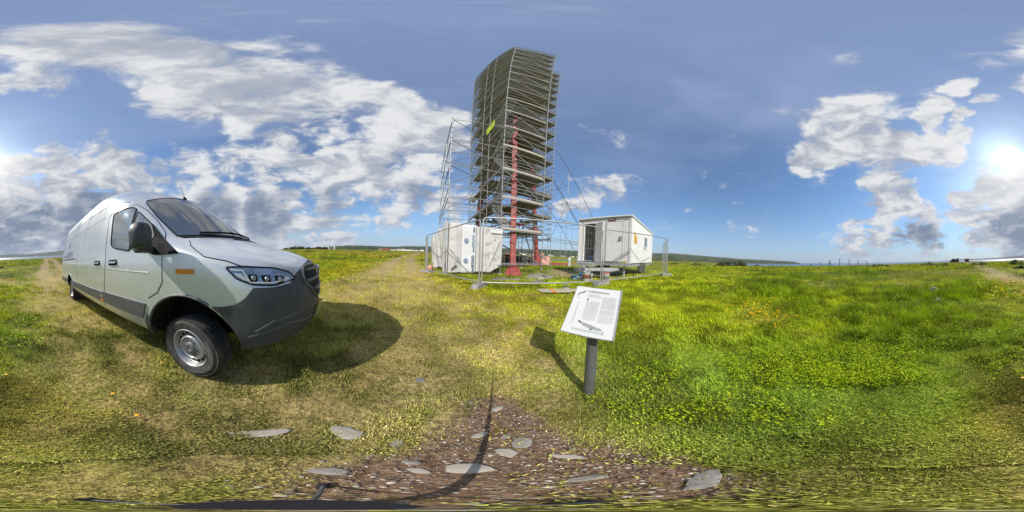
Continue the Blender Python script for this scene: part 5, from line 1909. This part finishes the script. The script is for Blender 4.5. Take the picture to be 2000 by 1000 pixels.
# ------------------------------------------------------------------ stones
def stone(x, y, sx, sy, h, rz, seed, mat, label, lift=-.25, group=None, nm='flat_stone'):
    rnd_ = random.Random(seed)
    n_ = rnd_.randint(7, 10)
    ang = sorted((i + rnd_.uniform(-.3, .3)) / n_ * 2 * math.pi for i in range(n_))
    rr_ = [rnd_.uniform(.72, 1.0) for _ in ang]
    rings = [(.86, 0), (1.0, .45), (.95, .85), (.72, 1.0)]
    vs_, fs_ = [], []
    for f_, hz in rings:
        vs_ += [(math.cos(a_) * r_ * sx * f_ * rnd_.uniform(.95, 1.05), math.sin(a_) * r_ * sy * f_ * rnd_.uniform(.95, 1.05), h * hz + rnd_.uniform(-.08, .08) * h) for a_, r_ in zip(ang, rr_)]
    for i in range(3):
        fs_ += [(i * n_ + k, i * n_ + (k + 1) % n_, (i + 1) * n_ + (k + 1) % n_, (i + 1) * n_ + k) for k in range(n_)]
    fs_ += [tuple(range(n_))[::-1]]
    vs_.append((0, 0, h * 1.04)); c_ = len(vs_) - 1
    fs_ += [(3 * n_ + k, 3 * n_ + (k + 1) % n_, c_) for k in range(n_)]
    mb = MB(); mb.add(vs_, fs_)
    o = mb.build(nm, mat, None, smooth=28)
    o.location = (x, y, gz(x, y) + lift * h); o.rotation_euler = (rnd_.uniform(-.06, .06), rnd_.uniform(-.06, .06), rz)
    return tag(o, label, 'stone', group)


STN = [(-.58, .0, .155, .042, .03, rad(96), 'stone_pale', 'long narrow pale flat stone lying left in the short grass'),
       (-.49, .32, .085, .062, .035, rad(20), 'stone_pale', 'rounded pale stone in the grass beside the bare patch'),
       (-.62, 1.04, .05, .04, .02, 1.0, 'stone_dark', 'small dark triangular stone in the grass before the van shadow'),
       (-.03, .885, .05, .024, .02, .9, 'stone_pale', 'pale wedge stone at the tip of the bare patch'),
       (.09, .545, .062, .042, .025, 1.3, 'stone', 'oval greyish stone among the gravel right of the stand shadow'),
       (.035, .455, .048, .033, .022, 2.2, 'stone_pale', 'pale tan triangular stone in the middle of the gravel'),
       (-.035, .315, .062, .056, .03, .5, 'stone_pale', 'largest flat slab in the gravel crossed by the stand shadow'),
       (-.30, .40, .05, .022, .02, 1.9, 'stone', 'thin flat stone at the left edge of the gravel'),
       (-.20, .92, .034, .024, .02, .4, 'stone', 'small grey stone left of the bare patch tip'),
       (.20, .40, .07, .022, .02, 2.6, 'stone_pale', 'long thin pale chip of slate on the right of the gravel'),
       (.30, .085, .105, .030, .02, .15, 'stone', 'large grey slab near the camera stand on the right'),
       (-.23, .12, .05, .035, .02, .9, 'stone', 'grey stone close left of the camera stand'),
       (-.17, .30, .035, .02, .018, .2, 'stone', 'small slate on the left of the gravel'),
       (-.12, .255, .036, .02, .018, 2.9, 'stone_pale', 'small pale slate left of the largest slab'),
       (-.07, .60, .045, .028, .02, 1.0, 'stone_pale', 'small pale stone left of the stand shadow'),
       (.03, .60, .026, .022, .018, 1.0, 'stone', 'round grey pebble right of the stand shadow'),
       (.17, .22, .06, .02, .016, .2, 'stone', 'thin stone sliver low on the right of the gravel')]
for i, (x, y, sx, sy, h, rz, mt, lb) in enumerate(STN):
    stone(x, y, sx, sy, h * .55, rz, 40 + i, mt, lb, lift=-.25)
# rubble by the mast foot and slabs in the works yard
for i, (px_, py_, s, h, mt, lb) in enumerate((
        (1.05, 7.55, .40, .26, 'stone', 'reddish grey rubble block in front of the mast, left of the heap'), (1.45, 7.9, .34, .30, 'stone', 'tallest block of the rubble heap before the mast'),
        (1.78, 7.5, .30, .22, 'stone', 'right-hand block of the rubble heap before the mast'), (1.35, 7.2, .26, .16, 'stone_pale', 'pale low block at the front of the rubble heap'),
        (-.45, 6.9, .62, .06, 'stone_dark', 'grey paving slab lying in front of the mast foot'), (.95, 6.55, .55, .05, 'stone_dark', 'grey flat slab lying before the rubble heap'),
        (.25, 7.2, .5, .05, 'stone', 'mossy flat slab between mast foot and fence'))):
    stone(px_, py_, s, s * .7, h, i * 1.1, 80 + i, mt, lb, lift=-.2, nm='rubble_block' if h > .1 else 'stone_slab')
# boulder and small rocks in the meadow on the right
a_ = rad(148)
bmb = bmesh.new(); bmesh.ops.create_icosphere(bmb, subdivisions=3, radius=1)
for v_ in bmb.verts:
    q = v_.co.copy()
    n_ = 1 + .30 * (fbm(np.array([q.x * 1.3 + 4]), np.array([q.y * 1.3 + q.z * 1.7]), 3, 4)[0] - .5)
    v_.co = Vector((q.x * .21, q.y * .16, q.z * .15)) * n_
bme_ = bpy.data.meshes.new('boulder'); bmb.to_mesh(bme_); bmb.free()
o = finish('boulder', bme_, 'stone', None, smooth=60)
bxy = (6.75 * math.sin(a_), 6.75 * math.cos(a_)); o.location = (bxy[0], bxy[1], gz(*bxy) + .10)
tag(o, 'round grey boulder lying alone in the right-hand meadow', 'stone')
for i, (az, d) in enumerate(((151.6, 7.4), (153.0, 7.6), (157.5, 7.5), (158.3, 7.9), (149.3, 5.2))):
    a_ = rad(az); stone(d * math.sin(a_), d * math.cos(a_), .10, .07, .09, i, 130 + i, 'stone', 'small rock half sunk in the turf beyond the round boulder', lift=-.2, group='small rocks beyond the boulder', nm='rock')


# ------------------------------------------------------------------ loose things in the works yard
def bucket(x, y, r, h, label, band, lidm=None):
    t_ = thing('paint_bucket', label, 'bucket', (x, y, gz(x, y)))
    b_ = MB().lathe([(r * .90, 0), (r * .92, .01), (r, h * .93), (r * 1.04, h * .95), (r * 1.04, h), (r * .97, h), (r * .95, h * .9), (0, h * .88)], (0, 0, 0), 'Z', 24).build('tin', 'bucket', t_, smooth=40)
    MB().lathe([(r * .945, h * .33), (r * .955, h * .335), (r * .99, h * .85), (r * .975, h * .855)], (0, 0, 0), 'Z', 24, closed=True).build('label_band', band, t_, smooth=40)
    MB().path([(r * math.cos(q), 0.0, h * .9 + r * .55 * math.sin(q)) for q in np.linspace(0, math.pi, 12)], .005, 5).build('bail_handle', 'steel_dark', t_)
    if lidm: MB().lathe([(r * 1.05, h), (r * 1.05, h + .02), (r * .95, h + .03), (0, h + .03)], (0, 0, 0), 'Z', 24).build('lid', lidm, t_)
    return t_


p = pol(26.6, 6.45); bucket(p[0], p[1], .155, .40, 'white and rust-red paint bucket left of the fence post', 'rust')
p = pol(33.2, 6.45); bucket(p[0], p[1], .155, .36, 'paint bucket with a red lid right of the fence post', 'steel', 'bucket_red')
p = pol(28.0, 6.75); bucket(p[0], p[1], .10, .30, 'narrow grey tin behind the rust-red bucket', 'steel')
p = pol(22.6, 7.0); bucket(p[0], p[1], .14, .24, 'low grey tin with a blue band near the trailer drawbar', 'blue')
p = pol(24.2, 6.9); bucket(p[0], p[1], .11, .14, 'small white tin between the grey tin and the bucket', 'bucket')
p = pol(21.7, 7.4)
bucket(p[0], p[1], .12, .2, 'dented grey tin standing on the bare earth', 'steel_dark')
p = pol(26.0, 7.6)
bg_ = MB()
bgp = rounded([(-.30, -.16), (.30, -.16), (.30, .16), (-.30, .16)], .10)
nb_ = len(bgp)
lay = [(0, .95), (.10, 1.05), (.22, 1.0), (.30, .7), (.34, .35)]
bg_.v = [(q[0] * s_, q[1] * s_, hz + .02 * math.sin(7 * q[0] + 5 * hz)) for hz, s_ in lay for q in bgp]
bg_.f = [(i * nb_ + k, i * nb_ + (k + 1) % nb_, (i + 1) * nb_ + (k + 1) % nb_, (i + 1) * nb_ + k) for i in range(4) for k in range(nb_)] + [tuple(range(nb_))[::-1], tuple(4 * nb_ + k for k in range(nb_))]
o = bg_.build('carrier_bag', 'blue', None, smooth=60); o.location = (p[0], p[1], gz(*p)); o.rotation_euler = (0, 0, .4)
tag(o, 'bright blue slumped bag under the trailer drawbar', 'bag')
# timber laths in front of the fence
for i, (az0, d0, az1, d1, z_, lb) in enumerate(((9.6, 4.62, 25.5, 4.70, .03, 'upper pale timber lath with orange marks lying along the fence'), (11.0, 4.42, 21.5, 4.46, .02, 'short lower timber lath lying along the fence'),
                                                (10.3, 4.50, 24.0, 4.56, .02, 'middle timber lath lying along the fence'))):
    a_, b_ = pol(az0, d0), pol(az1, d1)
    t_ = thing('timber_lath', lb, 'lath', (a_[0], a_[1], 0))
    pa, pb = Vector((0, 0, gz(*a_) + z_ + .05)), Vector((b_[0] - a_[0], b_[1] - a_[1], gz(*b_) + z_ + .05))
    d_ = pb - pa
    box_obj('lath', (pa + pb) / 2, (d_.length, .042, .028), 'timber', t_, (0, -math.asin(d_.z / d_.length), math.atan2(d_.y, d_.x)))
    if i < 2:
        box_obj('paint_mark', pa.lerp(pb, .30 if i == 0 else .42) + Vector((0, 0, .001)), (.10, .046, .032), 'orange', t_, (0, 0, math.atan2(d_.y, d_.x)))
a_ = pol(19.5, 4.68)
ck = thing('pipe_clamp', 'grey steel clamp resting on the timber laths', 'clamp', (a_[0], a_[1], gz(*a_) + .115))
MB().path([(.07 * math.cos(q), 0, .06 + .06 * math.sin(q)) for q in np.linspace(-.5, math.pi + .5, 14)], .014, 6).build('bow', 'steel', ck, smooth=60)
MB().box((0, 0, .0), (.20, .07, .025)).build('base_plate', 'steel', ck, bevel=.005)
# red timber frame lying beyond the mast, tarp and stacks behind
rt = thing('red_girder', 'red painted steel girder pieces lying on the ground behind the mast', 'girder', (0, 0, 0))
for (a_, b_) in ((pol(11.2, 19), pol(22.5, 20)), (pol(12.0, 18.4), pol(17.0, 18.5)), (pol(11.2, 19), pol(12.0, 18.4)), (pol(17, 18.5), pol(16.6, 19.4))):
    p0, p1 = Vector((a_[0], a_[1], gz(*a_) + .16)), Vector((b_[0], b_[1], gz(*b_) + .16))
    d_ = p1 - p0
    box_obj('beam', (p0 + p1) / 2, (d_.length, .16, .24), 'red', rt, (0, 0, math.atan2(d_.y, d_.x)))
p = pol(9.6, 18.0)
tp_ = thing('tarped_stack', 'pinkish tarp over stacked material behind the rear mast leg', 'tarp', (p[0], p[1], gz(*p)))
mbp = MB()
for (cx, w_, h_) in ((-.6, .7, 1.1), (.1, .9, 1.25), (.8, .8, .95)):
    mbp.box((cx, 0, h_ / 2), (w_, .9, h_), taper=.82)
mbp.build('tarp', 'pink', tp_, bevel=.06)
for i in range(3): box_obj('pallet_board', (0, -.3 + .3 * i, .06), (2.3, .12, .1), 'timber', tp_)
for i, (az, d, w_, h_, mt, lb) in enumerate(((3.2, 17.5, 1.6, .9, 'steel_dark', 'dark stack of steel parts behind the front mast leg'), (-2.2, 16.5, 1.2, 1.1, 'brown', 'brown bundle standing left behind the front mast leg'), (6.0, 18.4, 1.1, .8, 'grey', 'grey crate stack behind the mast'))):
    p = pol(az, d); t_ = thing('material_stack', lb, 'stack', (p[0], p[1], gz(*p)), .3 * i)
    for k in range(4):
        box_obj('stack_layer', (random.uniform(-.05, .05), 0, h_ * (k + .5) / 4), (w_ * random.uniform(.8, 1), .8, h_ / 4 * .9), mt, t_)
p = pol(20.2, 17.5)
t_ = thing('gas_bottle', 'white gas bottle standing beyond the scaffold beside the trailer', 'gas bottle', (p[0], p[1], gz(*p)))
MB().lathe([(.0, 0), (.15, .0), (.155, .05), (.155, .75), (.12, .88), (.05, .95), (.05, 1.05), (0, 1.06)], (0, 0, 0), 'Z', 20).build('cylinder', 'bucket', t_, smooth=50)
MB().lathe([(.08, 1.0), (.085, 1.12), (.075, 1.12), (.07, 1.0)], (0, 0, 0), 'Z', 16, closed=True).build('collar', 'steel_dark', t_)
p = pol(-28.6, 9.6)
t_ = thing('orange_bundle', 'orange-pink bundle at the left foot of the white sheeting', 'bundle', (p[0], p[1], gz(*p)))
mbp = MB().lathe([(.0, 0), (.16, .02), (.2, .14), (.16, .26), (.05, .33), (0, .34)], (0, 0, 0), 'Z', 14)
mbp.build('cloth', 'pink', t_, smooth=60); MB().lathe([(.17, .12), (.215, .14), (.17, .17)], (0, 0, 0), 'Z', 14, closed=True).build('strap', 'orange', t_)

# ------------------------------------------------------------------ camera stand (seen from straight above) and its shadow
stand = thing('camera_stand', 'thin black camera stand with three short legs under the viewpoint', 'tripod', (0, 0, gz(0, 0)))
MB().tube((0, 0, .03), (0, 0, .60), .011, 10).tube((0, 0, .60), (0, 0, 1.185), .008, 10, .0020).build('pole', 'black', stand)
for az, L in ((-63, .15), (178, .09), (58, .10)):
    e_ = Vector((math.sin(rad(az)), math.cos(rad(az)), 0))
    lg = MB().tube(e_ * .012 + Vector((0, 0, .07)), e_ * L + Vector((0, 0, .012)), .0025, 8, .003)
    lg.build('leg', 'steel_dark', stand)
    MB().tube(e_ * (L - .02) + Vector((0, 0, .004)), e_ * (L + .015) + Vector((0, 0, .012)), .008, 8).build('rubber_foot', 'black', stand)

# single dandelions that stand out near the van wheel and the path
pm = MB().lathe([(.002, 0), (.009, .003), (.014, .008), (.010, .011), (0, .012)], (0, 0, 0), 'Z', 10).mesh('blossom'); pm.materials.append(material('dandelion_yellow', (.85, .42, .01), .6))
stm_ = MB().tube((0, 0, -.05), (0, 0, .004), .0022, 5).mesh('stem'); stm_.materials.append(M['green'])
for (x, y, h_, lb) in ((-1.21, -.83, .05, 'orange-yellow dandelion in front of the van wheel'), (-.62, -.82, .05, 'lone yellow dandelion in the grass between van and camera'), (.0, -1.32, .10, 'yellow flower head at the left picture edge in long grass'),
                       (.06, -1.28, .09, 'second yellow flower close beside the one at the left picture edge'), (-.55, -.55, .03, 'small yellow flower head in the flattened grass')):
    t_ = thing('dandelion', lb, 'flower', (x, y, gz(x, y) + h_))
    link('blossom', pm, t_); s_ = link('stem', stm_, t_); s_.scale = (1, 1, h_ / .05)

# ------------------------------------------------------------------ bushes, posts and far buildings
def bush(az, d, w_, h_, cols, label, nm='shrub', n=900, dp=None, leaf=.09):
    x, y = pol(az, d)
    t_ = thing(nm, label, 'shrub', (x, y, gz(x, y) - .1))
    parts_ = []
    k = max(4, int(w_ / h_ * 2.2))
    ex_ = Vector((math.cos(rad(az)), -math.sin(rad(az)), 0))
    for i in range(k):
        u = (i + .5) / k - .5 + random.uniform(-.06, .06)
        hh = h_ * (1 - (2 * u) ** 2 * .65) * random.uniform(.7, 1.05)
        c_ = ex_ * (u * w_) + Vector((random.uniform(-.2, .2) * h_, random.uniform(-.4, .4) * h_, 0))
        parts_.append(leaf_cloud(c_.x, c_.y, 0, n // k, w_ / k * 1.25, hh, leaf, cols, 1.0))
    V_, F_, C_ = join_np(parts_)
    link('crown', np_mesh('crown', V_, F_, 'herb', C_), t_)
    st_ = MB()
    for i in range(5):
        u = random.uniform(-.35, .35) * w_
        st_.tube((ex_.x * u * .4, ex_.y * u * .4, -.1), (ex_.x * u, ex_.y * u, h_ * .6), .03 * h_, 5, .01 * h_)
    tag(st_.build('stems', 'brown', t_), kind='stuff')
    return t_


DG = [(.045, .075, .022), (.065, .095, .028), (.085, .10, .03)]
GG = [(.10, .12, .07), (.13, .15, .09), (.07, .09, .05)]
OL = [(.075, .10, .022), (.10, .12, .025), (.12, .10, .04)]
bush(77.6, 46, 7.5, 2.3, OL, 'largest rounded olive bush before the water right of the trailer', n=2200, leaf=.13)
bush(64.9, 52, 3.0, 1.0, DG, 'small dark bush left of the largest one', n=700)
bush(57.2, 50, 2.4, .8, GG, 'small brownish bush beside the right fence end', n=500)
bush(86.4, 55, 1.6, .6, DG, 'tiny dark bush right of the largest one', n=400)
bush(128.7, 42, 5.6, 1.0, DG, 'long low dark hedge-like bush in the right meadow', n=1500)
bush(146.3, 40, 3.2, 1.3, GG, 'silvery bush left of the far dark ruin', n=900)
bush(151.6, 34, 2.4, 1.0, GG, 'silvery bush nearer than the far dark ruin', n=800)
bush(164.0, 30, 3.6, 1.0, GG, 'wide silvery bush right of the grassy track', n=1000)
bush(176.6, 28, 2.2, 1.2, GG, 'rounded silvery bush near the right picture edge', n=900)
bush(178.2, 20, 1.4, .6, GG, 'low grey willow patch below the rounded silvery bush', n=500)
bush(-74.5, 150, 26, 3.4, [(.13, .085, .05), (.10, .09, .04), (.09, .10, .04)], 'brown scrub line on the rise beyond the van', n=2500, leaf=.4)
bush(-67.5, 160, 12, 3.6, [(.13, .085, .05), (.10, .09, .04)], 'separate brown scrub clump right of the scrub line', n=1500, leaf=.4)
bush(-71.5, 60, 3.0, .9, DG, 'dark tussock in the field just above the bonnet', n=700)
bush(-50.4, 75, 4.5, .8, DG, 'lone dark tussock in the middle of the left field', n=700)
# fence posts down by the water
ORD = ['first', 'second', 'third', 'fourth', 'fifth', 'sixth', 'seventh', 'eighth', 'ninth']
pm_ = MB().box((0, 0, .9), (.16, .16, 1.8)).box((0, 0, 1.83), (.12, .12, .06), taper=.4).mesh('old_fence_post'); pm_.materials.append(M['brown'])
for i, (az, d, h_) in enumerate(((105.0, 62, .75), (108.4, 62, 1.0), (111.7, 60, 1.25), (115.2, 58, 1.5), (118.5, 58, 1.4), (121.6, 58, 1.2), (124.7, 60, 1.0))):
    x, y = pol(az, d)
    if abs(az - 111.7) < .1:
        t_ = thing('old_fence_post', 'dark braced fence post with two slanting struts by the water', 'post', (x, y, gz(x, y)))
        o = link('post', pm_, t_); o.scale = (1.4, 1.4, h_)
        for s_ in (-1, 1):
            tube_obj('strut', (s_ * 1.2 * math.cos(rad(az)), -s_ * 1.2 * math.sin(rad(az)), 0), (0, 0, 1.5 * h_), .06, 'brown', t_, 6)
    else:
        o = link('old_fence_post', pm_); o.location = (x, y, gz(x, y) - .05); o.scale = (1, 1, h_)
        tag(o, '%s thin dark old fence post from the left by the water' % ORD[i], 'post', 'old posts by the water')


def house(az, d, w_, dp, h_, wall, roofm, label, group=None, win=True, base=None, yaw=None, cat='house', nm='house'):
    x, y = pol(az, d)
    zb = base if base is not None else max(gz(x, y), hill_z(az, d)) - .3
    t_ = thing(nm, label, cat, (x, y, zb), rad(-az) + (yaw or 0), group)
    rh = h_ * .42
    MB().box((0, 0, h_ / 2), (w_, dp, h_)).build('wall', wall, t_)
    r_ = MB(); r_.add([(-w_ / 2 - .4, -dp / 2 - .5, h_), (w_ / 2 + .4, -dp / 2 - .5, h_), (w_ / 2 + .4, dp / 2 + .5, h_), (-w_ / 2 - .4, dp / 2 + .5, h_), (-w_ / 2 - .4, 0, h_ + rh), (w_ / 2 + .4, 0, h_ + rh)],
              [(0, 1, 5, 4), (2, 3, 4, 5), (0, 4, 3), (1, 2, 5), (0, 3, 2, 1)])
    r_.build('roof', roofm, t_)
    if win:
        nw = max(2, int(w_ / 3))
        for i in range(nw):
            box_obj('window', (-w_ / 2 + w_ * (i + .5) / nw, -dp / 2 - .02, h_ * .58), (w_ / nw * .42, .06, h_ * .3), 'roof_dark', t_)
    return t_


_HC = ([-78, -66, -58, -48, -41, -38, -25, 0, 12, 30, 57], [5, 30, 62, 58, 52, 66, 74, 88, 96, 100, 132])
def hill_z(az, d):
    u = (d - 620) / (2600 - 620)
    if u <= 0: return -8
    H_ = float(np.interp(az, *_HC))
    pr = float(sstep(0, 1, u)) * .6 + u * .4
    return -8 + (H_ + 8) * pr


WALLS = ['house_white'] * 5 + ['house_red', 'house_yellow', 'house_grey']
NAMES = {'house_white': 'white', 'house_red': 'red', 'house_yellow': 'ochre', 'house_grey': 'grey'}
rh_ = random.Random(5)
TOWN = [(-46.2, 520, 12, 'house_yellow'), (-44.9, 500, 14, 'house_red'), (-43.6, 540, 12, 'house_red'), (-41.8, 520, 16, 'house_white'), (-39.8, 540, 15, 'house_white'), (-38.0, 500, 13, 'house_white'),
        (-36.6, 480, 17, 'house_white'), (-35.0, 560, 14, 'house_white'), (-34.0, 520, 18, 'house_white'), (-32.6, 600, 16, 'house_grey'), (-31.6, 560, 12, 'house_white')]
cnt_ = {}
for az, d, w_, wl in TOWN:
    cnt_[wl] = cnt_.get(wl, -1) + 1
    house(az, d, w_, 8, rh_.uniform(3.5, 5.5), wl, 'roof_red' if wl == 'house_red' else 'roof_dark', '%s small %s house from the left in the far town left of the sheeting' % (ORD[cnt_[wl]], NAMES[wl]), 'far %s town houses on the left' % NAMES[wl], yaw=rh_.uniform(-.3, .3))
for i in range(34):
    az = rh_.uniform(-26, 34) if i > 6 else rh_.uniform(3, 22); d = rh_.uniform(560, 1150); wl = rh_.choice(WALLS)
    house(az, d, rh_.uniform(10, 22), 9, rh_.uniform(4, 6.5), wl, 'roof_dark', 'tiny %s house of the far town seen through the scaffold' % NAMES[wl], 'far %s town houses behind the scaffold' % NAMES[wl], win=False, yaw=rh_.uniform(-.4, .4))


def head_z(az, d):
    u = (d - 1500) / 1200
    if u <= 0: return -8
    H_ = float(np.interp(az, [52, 56, 62, 70, 80, 92, 99, 102], [118, 128, 116, 92, 62, 42, 24, -9]))
    return -8 + (H_ + 8) * (float(sstep(0, 1, u)) * .6 + u * .4)


for i in range(26):
    az = rh_.uniform(53.6, 60.5); d = rh_.uniform(1640, 2060); wl = rh_.choice(WALLS)
    x, y = pol(az, d)
    house(az, d, rh_.uniform(14, 30), 12, rh_.uniform(6, 10), wl, 'roof_dark', 'tiny %s house on the hillside across the fjord' % NAMES[wl], 'far %s houses across the fjord' % NAMES[wl], win=False, base=head_z(az, d) - 2, yaw=rh_.uniform(-.4, .4))
# two pale towers on the left skyline
for az, d, h_, r_, lb in ((-64.3, 700, 17, 4.2, 'broad grey silo tower on the left skyline'), (-62.4, 700, 13, 3.0, 'slim white silo tower on the left skyline')):
    x, y = pol(az, d)
    t_ = thing('silo', lb, 'silo', (x, y, gz(x, y) - 1))
    MB().lathe([(r_, 0), (r_, h_), (r_ * .6, h_ * 1.06), (0, h_ * 1.1)], (0, 0, 0), 'Z', 20).build('drum', 'house_grey' if r_ > 4 else 'house_white', t_, smooth=40)
    MB().box((r_ * .9, 0, h_ * .55), (r_ * .5, r_ * .6, h_ * 1.1)).build('lift_shaft', 'house_grey', t_)
# dark ruin and hut on the skyline behind the meadow
x, y = pol(155.6, 95)
ru = thing('bunker_ruin', 'dark broken ruin on the skyline at the end of the grassy track', 'ruin', (x, y, gz(x, y) - .2), rad(-155.6))
for i, (cx, w_, h_) in enumerate(((-2.6, 1.0, .9), (-1.7, 1.0, 1.8), (-.8, 1.0, 2.4), (.2, 1.1, 2.0), (1.2, 1.0, 2.1), (2.0, .8, 2.7))):
    MB().box((cx, random.uniform(-.2, .2), h_ / 2), (w_, 2.4, h_), taper=.9).build('wall_block', 'brown', ru, bevel=.08)
MB().box((.3, 0, 1.95), (3.4, 2.6, .25)).build('roof_slab', 'brown', ru, bevel=.05)
x, y = pol(159.9, 98)
hu = thing('hut', 'small dark green hut on the skyline right of the ruin', 'hut', (x, y, gz(x, y) - .1), rad(-159.9))
MB().box((0, 0, .9), (2.6, 2.2, 1.8)).build('wall', 'brown', hu)
r2 = MB(); r2.add([(-1.5, -1.3, 1.75), (1.5, -1.3, 1.75), (1.5, 1.3, 1.75), (-1.5, 1.3, 1.75), (-1.5, 0, 2.35), (1.5, 0, 2.35)], [(0, 1, 5, 4), (2, 3, 4, 5), (0, 4, 3), (1, 2, 5), (0, 3, 2, 1)])
r2.build('roof', 'green', hu)
box_obj('door', (.5, 1.105, .8), (.8, .04, 1.5), 'grey', hu)


# ------------------------------------------------------------------ air
hz = bpy.data.materials.new('haze_air')
hz.use_nodes = True
t = hz.node_tree; t.nodes.clear(); N = NT(t)
out = N.node('ShaderNodeOutputMaterial'); pv = N.node('ShaderNodeVolumePrincipled')
pv.inputs['Color'].default_value = (.80, .88, 1.0, 1)
pv.inputs['Density'].default_value = HAZE
pv.inputs['Anisotropy'].default_value = .0
t.links.new(pv.outputs[0], out.inputs['Volume'])
o = MB().bbox((-9600, -9600, -16), (9600, 9600, 520)).build('haze', hz, None)
tag(o, 'thin pale blue air over the fjord and far hills', 'haze', kind='stuff')
